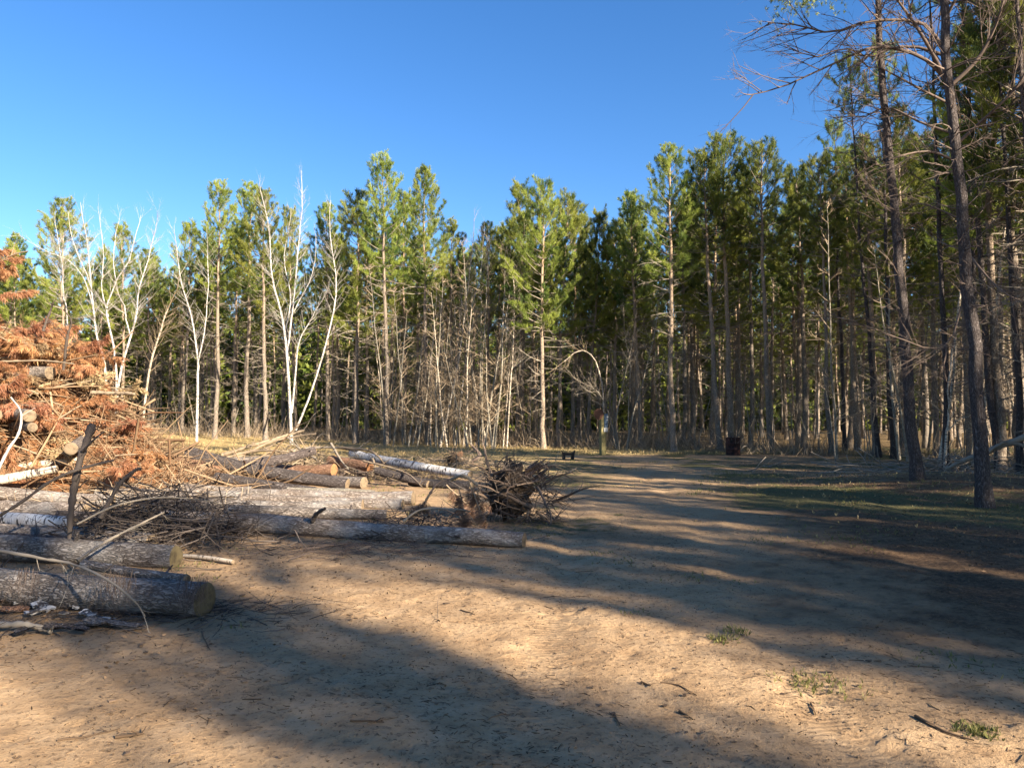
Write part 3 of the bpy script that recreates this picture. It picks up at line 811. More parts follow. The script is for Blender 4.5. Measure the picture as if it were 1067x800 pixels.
LG((-60, 598), 6.8, (214, 623), 6.15, .165, .142, 'thick near log with mossy cut end at the lower left', cut='cut_green', stubs=4)
LG((-60, 572), 8.5, (184, 577), 8.1, .15, .125, 'log with a greenish cut end just behind the thick near log', cut='cut_green', stubs=3)
LG((-60, 548), 9.8, (158, 563), 9.1, .14, .11, 'grey log lying third from the front of the left stack', stubs=2)
LG((-60, 536), 11.2, (78, 545), 10.9, .11, .10, 'short white birch log under the dark twig tangle', mat='birch_log', stubs=0)
LG((-60, 520), 12.4, (90, 527), 12.0, .13, .12, 'grey log behind the short white birch log', stubs=1)
LG((172, 541), 10.9, (546, 564), 9.35, .15, .10, 'longest log, reaching right to the front of the root ball', stubs=3, bow=.012, cut='cut')
LG((150, 531), 12.9, (378, 524), 12.9, .14, .12, 'log with blunt end just behind the longest log', stubs=1)
LG((190, 512), 15.2, (431, 516), 14.2, .16, .14, 'long grey log with sunlit right end beside the brown twigs', stubs=1)
LG((196, 473), 17.6, (362, 504), 16.9, .17, .13, 'dark barked log sloping down to the right across the heap', rest=False, mat='bark_dark', stubs=2)
LG((150, 472), 18.2, (214, 489), 17.2, .17, .17, 'short reddish log at the foot of the brush pile, end to the right', rest=False, mat='bark_orange')
LG((255, 485), 17.3, (328, 469), 18.3, .13, .10, 'dark crooked log pointing up to the right over the heap', rest=False, mat='bark_dark', cut='cut_orange')
LG((262, 487), 19, (348, 490), 18.2, .16, .15, 'short sunlit log with bright orange cut end', mat='bark_orange', cut='cut_orange', stubs=0)
LG((300, 494), 18.6, (379, 501), 17.4, .14, .14, 'short tan log right below the one with the orange end', cut='cut')
LG((345, 480), 20.5, (385, 486), 19.6, .15, .14, 'stubby orange barked log left of the white birch log', mat='bark_orange', cut='cut_orange', stubs=0, rest=False)
LG((366, 473), 21.5, (490, 495), 19.0, .13, .11, 'white birch log pointing at the root ball', mat='birch_log', stubs=1, rest=False)
LG((428, 499), 18.2, (492, 503), 17.3, .12, .11, 'dark log half hidden behind the root ball', mat='bark_dark')
LG((143, 498), 16.8, (232, 489), 17.4, .13, .11, 'orange barked log under the dark sloping log', mat='bark_orange', rest=False)
LG((-30, 494), 14.2, (86, 478), 15.2, .09, .06, 'thin sunlit pole at the foot of the orange brush pile', rest=False, mat='birch_tan', cut='cut')
LG((-30, 505), 13.6, (60, 489), 14.0, .10, .07, 'sunlit pole below the other pole at the foot of the pile', rest=False, mat='birch_tan', cut='cut')
LG((-40, 388), 16.5, (52, 389), 15.8, .15, .14, 'grey log lying high up across the orange brush pile', rest=False)
LG((120, 519), 13.9, (300, 513), 14.9, .12, .10, 'dull grey log between the twig tangle and the long grey log', stubs=1)
LG((225, 498), 16.2, (330, 509), 15.7, .11, .10, 'low log in shade under the dark sloping log', mat='bark_dark')
LG((60, 535), 11.6, (190, 538), 11.9, .09, .08, 'thin log buried in the dark twig tangle', mat='bark_dark')
LG((236, 524), 12.2, (404, 533), 12.0, .10, .085, 'thin grey log lying between the longest log and the blunt one', mat='bark_log', stubs=1)
LG((100, 505), 14.6, (262, 503), 15.3, .13, .12, 'grey log at the foot of the orange slope, behind the twig tangle')
LG((-60, 509), 13.4, (118, 513), 13.6, .12, .11, 'shaded grey log just in front of the sunlit poles at the left', stubs=1)
LG((300, 505), 15.6, (392, 509), 15.1, .10, .09, 'short thin log close behind the long grey log with the sunlit end', mat='bark_grey')
LG((210, 482), 19.4, (300, 479), 20.2, .12, .11, 'faded log at the foot of the centre stick heap', rest=False)
LG((392, 490), 18.3, (446, 496), 17.8, .10, .09, 'short dark log under the white birch log', mat='bark_dark', stubs=0)
LG((-60, 561), 9.15, (120, 570), 8.75, .08, .07, 'thin log wedged between the two near stacks at the left', rest=False, mat='bark_dark')
LG((-60, 541), 10.2, (140, 549), 10.0, .11, .10, 'grey log lying between the white birch log and the near stack', stubs=1)
LG((250, 517), 14.0, (420, 522), 13.5, .11, .10, 'dull log just in front of the long grey log with the sunlit end', stubs=1)
LG((196, 496), 16.9, (300, 500), 16.4, .09, .08, 'short thin log below the orange barked log', mat='bark_log')
for (x, y, dx, lab) in ((30, 433, -10, 'upper of two cut log ends poking out of the pile left'), (33, 445, -6, 'lower of two cut log ends poking out of the pile left'),
                        (74, 467, 8, 'cut log end at the foot of the pile behind the broken branch'), (-4, 432, -8, 'cut log end at the edge of the view in the pile')):
    a = W(x, y, 14.1); make_log(a + np.array([dx * .08 - 1.5, 2.0, .1]), a, .13, .12 if y != 445 else .09, lab, cut='cut', stubs=0, bow=.005, group='log ends in the brush pile')
LG((88, 587), 6.75, (194, 603), 6.3, .04, .045, 'slim grey pole lying on top of the thick near log', rest=False, mat='bark_log', stubs=2)
LG((188, 572), 8.6, (243, 581), 8.2, .022, .025, 'short pale stick on the sand beside the greenish log end', mat='birch_tan', stubs=0)

# ------------------------------------------------------------------ brush
PX = [-20, -16, -12.5, -10.8, -9.9, -9.1, -8.2, -7.2, -6.2, -5.2]
PZ = [3.4, 4.0, 4.0, 3.6, 2.85, 1.85, 1.1, .5, .15, 0]
def pile_h(x, y):
    h = np.interp(x, PX, PZ); c = 17.0; w = 1.9 + .55 * h
    b = np.clip(1 - np.abs((y - c) / w) ** 1.7, 0, 1)
    return h * b * (.82 + .4 * (fbm(np.asarray(x) * .9, np.asarray(y) * .9, 3) - .4))
g = Geo(); nx, ny = 90, 60
xs = np.linspace(-20, -4.8, nx); ys = np.linspace(12.2, 22, ny); X, Y = np.meshgrid(xs, ys, indexing='ij')
Z = H0(X, Y) - .06 + pile_h(X, Y) * .9 + (fbm(X * 3, Y * 3, 3) - .45) * .35 * sstep(pile_h(X, Y), .05, .5)
V = np.stack([X, Y, Z], -1).reshape(-1, 3); i = np.arange(nx - 1)[:, None] * ny; j = np.arange(ny - 1)[None]
f = np.stack([i + j, i + ny + j, i + ny + j + 1, i + j + 1], -1).reshape(-1, 4); g.raw(V, f, .3)
def pile_mat():
    m, nt, b, _ = newmat('packed_brush')
    v = coords(nt, (1, 1, 1)); n1 = noise(nt, v, 2.2, 5, .7); n2 = noise(nt, v, 16, 5, .75)
    c = mix(nt, ramp(nt, n2, [(.35, (.06, .035, .02)), (.6, (.32, .19, .10))]), ramp(nt, n2, [(.35, (.09, .035, .015)), (.6, (.42, .17, .06))]), ramp(nt, n1, [(.4, (0, 0, 0)), (.6, (1, 1, 1))]))
    nt.links.new(c, b.inputs['Base Color']); bump(nt, b, n2, 1, .12); return m
tag(part('packed_brush', g, pile_mat()), 'packed brown debris inside the brush pile at the left', 'brush', kind='stuff')
def on_pile():
    while True:
        x = rng.uniform(-16, -4.9); y = rng.uniform(12.6, 19.5)
        h = float(pile_h(x, y))
        if h > .03 or rng.random() < .04: return x, y, gh(x, y) + h
g = Geo()
for q in range(5200):
    x, y, z = on_pile()
    L = rng.uniform(.25, 1.3) if q > 260 else rng.uniform(1.2, 2.8)
    d = unit([rng.normal(.3, 1), rng.normal(-.3, .6), rng.normal(.15, .45)])
    P, _ = curve(np.array([x, y, z + rng.uniform(-.1, .18)]) - d * L * .4, d, L, 4, .22, -.1)
    r = rng.uniform(.004, .012) if q > 260 else rng.uniform(.014, .035)
    g.tube(P, np.array([1, .85, .7, .35]) * r, 4, np.clip(rng.normal(.45, .35), 0, 1))
tag(part('brush_sticks', g, M['twig_pile']), 'countless dry tan sticks tangled over the left brush pile', 'brush', kind='stuff')

def make_bough(key, seed, nm, L=1.5, droop=0.0, n_tuft=1.0, nw=.016):
    global rng
    rng = np.random.default_rng(seed); e = empty('dead_pine_bough'); g = Geo(); n = Geo(); TP = []; TD = []; TL = []
    P, _ = curve((0, 0, 0), (1, 0, .1), L, 8, .12, 0); g.tube(P, np.linspace(.022, .006, 8), 5, .4)
    for q in range(int(13 * L)):
        f = rng.uniform(.15, 1) * 7; k = min(int(f), 6); b = P[k] + (P[k + 1] - P[k]) * (f - k)
        d = unit(unit(P[k + 1] - P[k]) * .7 + np.array([0, rng.choice([-1, 1]) * .8, rng.normal(0, .3)]))
        S, _ = curve(b, d, rng.uniform(.25, .6) * (1.2 - f / 10), 5, .18, -.2); g.tube(S, np.linspace(.008, .003, 5), 3, .4)
        for i in range(1, 5):
            for u in range(int(2 * n_tuft)):
                TP.append(S[i] + rv() * .03); TD.append(unit(S[i] - S[i - 1]) + np.array([0, 0, -droop])); TL.append(rng.uniform(.09, .15))
    n.blades(TP, TD, TL, nw, 9, (.2, 1.1), droop=.25 + droop)
    part('branch', g, M['twig_tan'], e); part('needles', n, M[nm], e, False); PR.d[key] = e
for i in range(4): make_bough('bo%d' % i, 400 + i, 'orange_needles', [1.4, 1.1, 1.7, 1.0][i], .35, 1.5, .012)
for i in (4, 5): make_bough('bo%d' % i, 400 + i, 'tan_needles', 1.2)
for i in range(2): make_bough('bb%d' % i, 410 + i, 'brown_needles', [1.0, .8][i], .8, 1, .012)
rng = np.random.default_rng(9)
def bough(key, p, yaw, pitch, s, label, group, roll=None):
    o = PR.get(key); o.location = p; o.rotation_euler = (rng.uniform(-.6, .6) if roll is None else roll, pitch, yaw); o.scale = (s, s, s)
    tag(o, label, 'dead bough', group); return o
for q in range(120):
    while True:
        x, y, z = on_pile()
        if y > 17.6: continue
        px = 533 + x / y * 772
        py = 436 - (z - CAM[2]) / y * 772
        if px > 205 or px < -60: continue
        keep = 1.0 if (px < 70 and py < 380) or (15 < px < 80 and 395 < py < 450) else (.24 if px < 125 else .06)
        if 380 < py < 398 and px < 60: keep = .1
        if rng.random() < keep: break
    low = z < 1.9
    bough('bo%d' % rng.integers(4) if rng.random() < .85 else 'bo%d' % (4 + rng.integers(2)), (x, y - .15, z + rng.uniform(.02, .22)), rng.uniform(0, 6.28), rng.uniform(-.35, .5), rng.uniform(.55, 1.0),
          'bough of dead rusty or faded needles lying low on the left brush pile' if low else 'bough of dead rusty or faded needles lying high on the left brush pile',
          'low orange boughs' if low else 'high orange boughs')
for (px, py, D, yaw, lab) in ((8, 275, 15.5, -.2, 'orange bough sticking up highest from the brush pile against the trees'), (-8, 262, 15.3, .1, 'orange bough at the left edge sticking up from the brush pile'),
                         (18, 305, 15.6, .1, 'small orange bough sprig just under the highest sprig of the pile'), (-12, 285, 15.4, .4, 'orange bough drooping at the left edge under the highest one')):
    bough('bo%d' % rng.integers(4), W(px - 30, py + 6, D), yaw, -.15, .75, lab, None, 0.2)
# support limb of those boughs
def branch(pts, r0, r1, label, mat='twig_dark', name='fallen_branch', group=None, twigs=0, K=16, tl=.35, sides=7, lvl=1):
    base = W(*pts[0]); P = resample([W(*p) for p in pts], K) - base
    K2 = 34; P = resample(P, K2); K = K2; P += np.cumsum(rng.normal(0, r0 * .07, (K, 3)), 0) * np.minimum(1, np.arange(K) / 3)[:, None]
    g = Geo(); g.tube(P, np.linspace(r0, r1, K) * (1 + .16 * rng.normal(0, 1, K).clip(-1.5, 1.5)), sides, .45)
    g.tube(P[-2:] , np.array([r1, r1 * .4]), sides, .45)
    for q in range(twigs):
        f = rng.uniform(.1, 1) * (K - 1); k = min(int(f), K - 2); b = P[k] + (P[k + 1] - P[k]) * (f - k)
        dd = unit(P[k + 1] - P[k]); pr = rv(); pr -= dd * pr.dot(dd)
        grow(g, b, dd * .7 + unit(pr) * .7, rng.uniform(.3, 1) * tl, max(.003, r0 * .3), lvl, 4, (1, 3), .6, -.1, 4, rng.uniform(.2, .8))
    return tag(part(name, g, M[mat]), label, 'branch', group) if not base.any() else _loc(part(name, g, M[mat]), base, label, group)
def _loc(o, b, label, group): o.location = b; return tag(o, label, 'branch', group)
branch([(-60, 330, 15.8), (-20, 290, 15.6), (10, 268, 15.5), (30, 262, 15.4)], .03, .01, 'limb rising from the pile top holding the highest orange boughs', 'twig_tan', twigs=6)
branch([(72, 578, 8.3), (74, 540, 8.35), (78, 510, 8.4), (88, 470, 8.5), (98, 440, 8.6)], .03, .045, 'upright dark broken branch standing at the left in front of the brush pile', twigs=9)
branch([(-20, 548, 8.0), (20, 525, 8.1), (50, 504, 8.2), (80, 491, 8.3), (118, 481, 8.6)], .016, .015, 'dark branch curving up to the upright broken branch from the left edge', twigs=5)
branch([(80, 546, 8.0), (122, 526, 8.3), (166, 518, 8.8), (207, 520, 9.4), (232, 525, 10)], .011, .007, 'long thin pale branch arching over the twig tangle', 'twig_grey', twigs=3)
branch([(80, 584, 7.2), (110, 565, 7.6), (140, 549, 8), (170, 534, 8.6)], .016, .010, 'straight grey stick leaning on the logs right of the upright branch', 'twig_grey', twigs=3)
branch([(-20, 570, 6.5), (20, 577, 6.4), (49, 583, 6.3), (75, 587, 6.2), (105, 599, 5.9), (136, 621, 5.7), (152, 641, 5.75)], .016, .006, 'curved branch lying over the thick near log and down to the sand', 'twig_grey', twigs=8)
branch([(86, 470, 8.45), (100, 455, 8.2), (108, 450, 8.1)], .016, .006, 'short prong beside the upright dark branch', twigs=1)
branch([(104, 540, 8.8), (125, 505, 9), (140, 490, 9.1), (146, 488, 9.1)], .03, .02, 'dark forked branch behind the twig tangle pointing up right', twigs=3)
branch([(-10, 505, 13.2), (8, 470, 13.3), (20, 450, 13.4), (22, 430, 13.6), (12, 415, 13.8)], .03, .014, 'white peeled stick curving up in front of the pile at left', 'twig_white', twigs=1)
branch([(-10, 377, 15.1), (40, 376, 15.0), (78, 379, 14.8)], .022, .014, 'long bare pole sticking out across the pile top', 'twig_tan')
branch([(95, 409, 15.1), (118, 410, 15), (141, 411, 14.8)], .04, .03, 'pale pole sticking out to the right of the pile slope', 'twig_tan')
branch([(45, 345, 15.5), (52, 325, 15.5), (55, 315, 15.4)], .03, .012, 'dark twisted limb sticking up on the pile shoulder', twigs=6)
branch([(66, 385, 15.5), (70, 350, 15.3), (74, 335, 15.2), (66, 322, 15)], .03, .012, 'black branchy limb rising behind the orange boughs', twigs=12, tl=.7)
branch([(-20, 652, 5.8), (10, 652, 5.7), (35, 653, 5.65), (52, 657, 5.62)], .026, .02, 'grey stick lying beside the bark scraps at the lower left', 'twig_grey', twigs=1)
branch([(325, 544, 10.1), (330, 535, 10.0), (338, 530, 9.8)], .035, .02, 'forked dark snag sticking up from the longest log', twigs=0)
branch([(1075, 452, 19), (1040, 465, 19.5), (1012, 476, 20), (985, 488, 20.5)], .09, .05, 'pale fallen limb behind the second big trunk at the right', 'twig_grey', twigs=8)
branch([(1080, 470, 19), (1050, 462, 19.3), (1030, 472, 19.6)], .05, .03, 'shorter fallen limb crossing the pale one at the right edge', 'twig_grey', twigs=5)
# centre brush heap sticks
sticks = [([(232, 474, 21), (270, 462, 21), (318, 447, 21.5)], .06), ([(245, 478, 20.5), (285, 460, 20.8), (330, 452, 21)], .045), ([(225, 480, 20.5), (262, 470, 20.5), (300, 470, 20)], .05),
          ([(262, 472, 21.5), (295, 458, 21.5), (312, 442, 21.5)], .035), ([(345, 462, 20.5), (355, 480, 20), (364, 490, 19.4)], .04), ([(352, 466, 21), (385, 470, 20.5), (400, 482, 20)], .04),
          ([(300, 470, 21), (340, 466, 21), (372, 470, 21)], .05), ([(330, 478, 20), (312, 468, 20.4), (300, 455, 20.8)], .03), ([(388, 478, 19.5), (392, 488, 19), (405, 498, 18)], .03), ([(378, 480, 19), (420, 492, 18), (440, 508, 16.5)], .03)]
nm = ['longest pole on top of the centre stick heap', 'second pole on the centre stick heap just below the longest', 'pole at the left foot of the centre stick heap', 'thin stick pointing steepest out of the centre heap',
      'white stick standing across the orange log end', 'curved stick right of the centre heap', 'stick lying level behind the log with the orange end', 'short stick slanting left in the centre heap',
      'stick crossing the white birch log near its left end', 'stick running from the birch log down to the long grey log']
for (p, r), l in zip(sticks, nm): branch(p, r, r * .5, l, 'twig_tan' if rng.random() < .6 else 'twig_grey', twigs=6, tl=.8)

def tangle(name, n, cx, cy, sx, sy, hz, mat, label, Lr=(.3, 1.2), rr=(.004, .011), flat=.35, seed=1):
    g = Geo()
    for q in range(n):
        x = rng.normal(cx, sx); y = rng.normal(cy, sy); k = math.exp(-((x - cx) / sx) ** 2 * .5 - ((y - cy) / sy) ** 2 * .5)
        z = gh(x, y) + rng.random() * hz * k + .01; L = rng.uniform(*Lr)
        d = unit([rng.normal(), rng.normal(), rng.normal(.05, flat)]); r = rng.uniform(*rr)
        P, _ = curve(np.array([x, y, z]) - d * L * .5, d, L, 5, .25, 0)
        P[:, 2] = np.maximum(P[:, 2], H0(P[:, 0], P[:, 1]) + .005)
        g.tube(P, np.array([1, .9, .75, .55, .3]) * r, 4)
    return tag(part(name, g, M[mat]), label, 'brush', kind='stuff')
tangle('twig_tangle', 620, -4.6, 9.6, .7, .6, .8, 'twig_dark', 'dark tangle of fine twigs among the logs at the left')
tangle('twig_tangle', 150, -5.4, 12.2, 1.2, .8, .4, 'twig_dark', 'dark twigs over the logs behind the first tangle')
tangle('twig_tangle', 420, -6.1, 21.0, 1.0, .7, .9, 'twig_tan', 'tan stick heap in the middle behind the logs', (.4, 1.8), (.006, .02))
tangle('twig_tangle', 260, -3.9, 19.6, 1.3, .7, .4, 'twig_red', 'brown sticks around the white birch log', (.3, 1.3), (.005, .014))
tangle('twig_tangle', 260, -7.4, 14.5, 1.6, 1.3, .35, 'twig_tan', 'tan twigs strewn at the right foot of the brush pile', (.3, 1.2), (.004, .012))
tangle('twig_tangle', 320, -1.3, 10.6, .55, .55, .35, 'twig_red', 'brown twigs under the root ball', (.2, .7), (.003, .008))
tangle('twig_tangle', 260, -2.9, 6.3, .55, .25, .04, 'twig_dark', 'fine dark twigs on the sand below the thick near log', (.15, .6), (.002, .005), .05)
tangle('twig_tangle', 200, -1.9, 9.0, .7, .3, .08, 'twig_red', 'brown twigs on the sand in front of the longest log', (.15, .5), (.002, .006), .1)
tangle('twig_tangle', 120, -4.3, 5.9, .5, .2, .05, 'twig_dark', 'dark twigs between the bark scraps at the lower left', (.15, .6), (.002, .006), .05)
tangle('twig_tangle', 420, -2.2, 24.0, 2.2, 1.2, .45, 'twig_tan', 'low reddish brush line in the straw behind the birch log', (.3, 1.2), (.005, .014))
tangle('twig_tangle', 260, 13.5, 22.0, 2.2, 2.2, .5, 'twig_grey', 'grey brush behind the big near trunks', (.5, 2.2), (.006, .02))

# uprooted stump
def stump(cx, cy, s, label, name='root_ball'):
    z = gh(cx, cy); e = empty(name, (cx, cy, z), label, 'stump')
    bm_g = Geo(); nu, nv = 26, 16; u = np.linspace(0, 2 * math.pi, nu, endpoint=False); v = np.linspace(.02, math.pi * .98, nv)
    U, Vv = np.meshgrid(u, v, indexing='ij'); nz = fbm(np.cos(U) * 2.6 + 9, np.sin(U) * 2.6 + Vv * 2.6, 4)
    rr = -.12 + 1.5 * nz
    X = rr * np.sin(Vv) * np.cos(U) * .52; Y = rr * np.sin(Vv) * np.sin(U) * .42; Z = rr * np.cos(Vv) * .50 + .42
    VV = np.stack([X, Y, Z], -1).reshape(-1, 3) * s; ii = np.arange(nu)[:, None] * nv; i2 = ((np.arange(nu) + 1) % nu)[:, None] * nv; jj = np.arange(nv - 1)[None]
    f = np.stack([ii + jj, i2 + jj, i2 + jj + 1, ii + jj + 1], -1).reshape(-1, 4); bm_g.raw(VV, f, .3)
    part('root_plate', bm_g, M['litter_soil'], e)
    g = Geo()
    fine = Geo()
    for q in range(330):
        big = q < 26
        a = rng.uniform(0, 6.28); lob = rng.random() < .42; q_ = rng.uniform(.3, 1.1)
        b = (np.array([math.cos(a) * .30 * q_, rng.uniform(-.35, .15), .40 + math.sin(a) * .34 * q_]) + (np.array([.40, -.1, -.08]) if lob else np.array([-.12, 0, .06]))) * s; b[2] = max(b[2], .03)
        dd = unit([math.cos(a + rng.normal(0, 1.0)), rng.normal(-.2, .6), math.sin(a + rng.normal(0, 1.0)) * .7]); L = (rng.uniform(.4, .9) if big else rng.uniform(.15, .65)) * s
        P, _ = curve(b, dd, L, 9, .20 if rng.random() < .6 else .4, -.4); P[:, 2] = np.maximum(P[:, 2], .012)
        r = (rng.uniform(.014, .034) if big else rng.uniform(.003, .010)) * s
        (g if big or q % 5 == 0 else fine).tube(P, np.linspace(r, r * .25, 9) * rng.uniform(.8, 1.2, 9), 6, np.clip(rng.normal(.5, .35), 0, 1))
        if big:
            for w_ in range(6):
                k = rng.integers(2, 8); S, _ = curve(P[k], unit(P[k + 1] - P[k - 1]) + rv() * .9, rng.uniform(.12, .4) * s, 6, .3, -.2); S[:, 2] = np.maximum(S[:, 2], .01)
                fine.tube(S, np.linspace(r * .35, .002, 6), 4, rng.random())
    part('roots', g, M['twig_root'], e); part('fine_roots', fine, M['twig_dark'], e)
    g = Geo()
    for q in range(26):
        a = rng.uniform(0, 6.28); b = np.array([.33 + .1 * math.cos(a), -.1, .68 + .10 * math.sin(a)]) * s; d = unit([.9, -.2, .5]) + rv() * .25
        P, _ = curve(b, d, rng.uniform(.1, .28) * s, 3, .1); g.tube(P, np.array([.03, .022, .006]) * s, 5, rng.random())
    part('splintered_wood', g, M['bark_orange'], e)
    return e
stump(-.05, 11.9, 1.08, 'uprooted root ball with tangled roots and torn orange wood at the end of the heap')
stump(-1.9, 24, .62, 'small brown root clump in the straw behind the white birch log', 'root_ball')
c = G(492, 560)
for i, (px, py, D, yaw, pitch, s, lab) in enumerate([(488, 500, 9.9, 0, 1.35, .55, 'bough of drooping brown needles hanging in front of the root ball'), (448, 515, 10.3, 2.6, 1.1, .5, 'drooping brown bough left of the hanging one at the root ball'),
        (478, 507, 10.1, .4, 1.5, .5, 'brown needle bunch close left of the hanging bough'), (497, 510, 10.1, 1.2, 1.2, .45, 'brown needle bunch between the hanging bough and the roots'), (465, 505, 11.2, 0, .9, .6, 'brown bough behind the drooping ones at the root ball')]):
    bough('bb%d' % (i % 2), W(px, py, D), yaw, pitch, s, lab, 'brown boughs at the root ball', 0)
branch([(470, 500, 10.6), (483, 496, 10.3), (498, 505, 10.2)], .022, .02, 'broken reddish stick in front of the root ball', 'twig_tan')
branch([(420, 543, 9.9), (440, 530, 10.0), (475, 530, 10), (490, 533, 10.1)], .016, .012, 'bent grey stick left of the hanging brown needles', 'twig_grey', twigs=2)
branch([(440, 527, 10.4), (455, 505, 10.6), (470, 498, 10.8)], .018, .012, 'stick leaning up to the root ball from the left', 'twig_red', twigs=3)
branch([(575, 520, 11.5), (588, 508, 11.5), (596, 500, 11.5)], .010, .005, 'thin twig sticking out right of the root ball', 'twig_red', twigs=3)
branch([(492, 480, 14), (500, 474, 14), (492, 465, 14.2)], .04, .02, 'dark stub poking up left of the root ball top', 'twig_red', twigs=4)
# fibres hanging at the end and side of the thick near log
for (px, py, n, lab) in ((200, 612, 60, 'tuft of fibres hanging over the thick log by its cut end'), (125, 605, 60, 'tuft of dry fibres hanging on the middle of the thick near log'), (30, 600, 30, 'small tuft of fibres hanging on the left of the thick near log')):
    g = Geo(); b = W(px, py, 5.95)
    for q in range(n):
        x_ = rng.normal(0, .07); P = np.array([[x_, 0, rng.uniform(0, .08)], [x_ + rng.normal(0, .02), -.03, -.05], [x_ + rng.normal(0, .05), rng.normal(-.05, .02), -rng.uniform(.1, .24)]]) + rng.normal(0, .01, (3, 3)); g.tube(P, np.array([.0018, .0015, .0008]), 3)
    o = part('hanging_fibres', g, M['twig_red']); o.location = b; tag(o, lab, 'fibres')

# ------------------------------------------------------------------ bark scraps
def scrap(px, py, L, w, yaw, mat, label, group):
    p = G(px, py); g = Geo(); nx, ny = 9, 5
    u = np.linspace(-.5, .5, nx); v = np.linspace(-.5, .5, ny); U, Vv = np.meshgrid(u, v, indexing='ij'); s = rng.uniform(0, 50)
    X = U * L * (1 + .25 * (vnoise(Vv * 4 + s, U * 0 + s) - .5)); Y = Vv * w * (1 + .8 * (vnoise(U * 5 + s, Vv * 0) - .5)); Z = .02 + .5 * w * (Vv ** 2) * rng.uniform(-.4, 1) + .02 * vnoise(U * 5 + s, Vv * 4 + s) + .01
    top = np.stack([X, Y, Z + .006], -1).reshape(-1, 3); bot = np.stack([X, Y, Z - .006], -1).reshape(-1, 3)
    i = np.arange(nx - 1)[:, None] * ny; j = np.arange(ny - 1)[None]
    f = np.stack([i + j, i + ny + j, i + ny + j + 1, i + j + 1], -1).reshape(-1, 4)
    g.raw(np.concatenate([top, bot]), np.concatenate([f, f[:, ::-1] + nx * ny]))
    o = part('bark_scrap', g, M[mat], None, True); o.location = p + np.array([0, 0, .012]); o.rotation_euler = (rng.normal(0, .15), rng.normal(0, .1), yaw); tag(o, label, 'bark scrap', group)
for (px, py, L, w, yw, mt, lab) in [(25, 632, .13, .06, .2, 'birch', 'white bark flake highest of the scraps'), (45, 637, .22, .10, -.4, 'birch', 'largest white bark flake of the scraps'), (38, 643, .15, .08, .8, 'birch', 'white bark flake under the largest one'),
        (66, 645, .09, .05, .1, 'birch', 'small white flake right of the largest'), (78, 637, .12, .05, -.7, 'birch', 'slim white flake alone near the thick log'), (92, 645, .15, .06, -.5, 'birch', 'white flake at the left tip of the dark slab'),
        (105, 650, .2, .06, -.3, 'birch', 'white strip lying along the dark slab'), (118, 655, .5, .09, -.25, 'bark_log', 'dark bark slab at the right end of the scraps'), (15, 640, .2, .12, .5, 'bark_orange', 'reddish bark chunk at the left edge'),
        (8, 630, .22, .14, 1.2, 'bark_orange', 'rusty bark curl under the thick log at the left edge'), (60, 660, .2, .1, .3, 'bark_dark', 'dark bark plate in front of the grey stick'), (85, 662, .16, .08, -.6, 'bark_dark', 'dark bark plate nearest the viewer'),
        (30, 662, .18, .09, 1.0, 'bark_dark', 'dark bark plate left of the other plates'), (95, 656, .28, .05, -.35, 'bark_log', 'grey bark strip left of the dark slab')]:
    scrap(px, py, L, w, yw, mt, lab, 'bark scraps by the thick near log')

# ------------------------------------------------------------------ sign post, iron grate, barrel
def box(g, c, s, rot=0.0, bev=0.0, tilt=None):
    x, y, z = s[0] / 2, s[1] / 2, s[2] / 2; b = min(bev, x * .4, y * .4)
    loop = [(-x + b, -y), (x - b, -y), (x, -y + b), (x, y - b), (x - b, y), (-x + b, y), (-x, y - b), (-x, -y + b)] if b > 0 else [(-x, -y), (x, -y), (x, y), (-x, y)]
    n = len(loop); V = np.array([(a, bb, -z) for a, bb in loop] + [(a, bb, z) for a, bb in loop] + [(0, 0, -z), (0, 0, z)], float)
    cr, sr = math.cos(rot), math.sin(rot); Rm = np.array([[cr, -sr, 0], [sr, cr, 0], [0, 0, 1]])
    if tilt is not None: 
        ct, st = math.cos(tilt), math.sin(tilt); V = V @ np.array([[ct, 0, -st], [0, 1, 0], [st, 0, ct]])
    V = V @ Rm.T + np.array(c); F4 = np.array([(i, (i + 1) % n, n + (i + 1) % n, n + i) for i in range(n)])
    g.raw(V, F4); m = g.n - len(V)
    g.F.append(np.array([((i + 1) % n, i, 2 * n) for i in range(n)] + [(n + i, n + (i + 1) % n, 2 * n + 1) for i in range(n)]) + m)
p = G(628, 474)
e = empty('sign_post', p, 'square timber post with an orange board and a blue plate at the clearing edge', 'sign post')
e.rotation_euler = (0, 0, .35)
g = Geo(); box(g, (0, 0, .85), (.24, .24, 2.1), 0, .02); part('post', g, M['post'], e, False)
# orange rounded board on the left face
g = Geo(); n = 22; th = np.linspace(0, 2 * math.pi, n, endpoint=False); rx, rz = .24, .25
o1 = np.column_stack([-.26 + rx * np.cos(th) * (1 + .08 * np.sin(3 * th)), np.full(n, -.15), 1.83 + rz * np.sin(th)]); o2 = o1 + [0, .025, 0]
g.raw(np.concatenate([o1, o2, [[-.26, -.15, 1.83], [-.26, -.125, 1.83]]]), np.array([(i, (i + 1) % n, n + (i + 1) % n, n + i) for i in range(n)]))
g.F.append(np.array([((i + 1) % n, i, 2 * n) for i in range(n)] + [(n + i, n + (i + 1) % n, 2 * n + 1) for i in range(n)]))
part('orange_board', g, M['sign_orange'], e, False)
g = Geo(); box(g, (.10, -.145, 1.55), (.16, .02, .62), 0, 0); part('blue_plate', g, M['sign_blue'], e, False)
g = Geo(); box(g, (.16, -.16, 1.72), (.09, .006, .10), 0, 0); box(g, (.15, -.16, 1.58), (.10, .006, .04), 0, 0); part('white_mark', g, M['sign_white'], e, False)
g = Geo(); box(g, (.09, -.145, 1.13), (.20, .015, .18), 0, 0); part('notice_sheet', g, M['sign_white'], e, False)
p = G(592, 479)
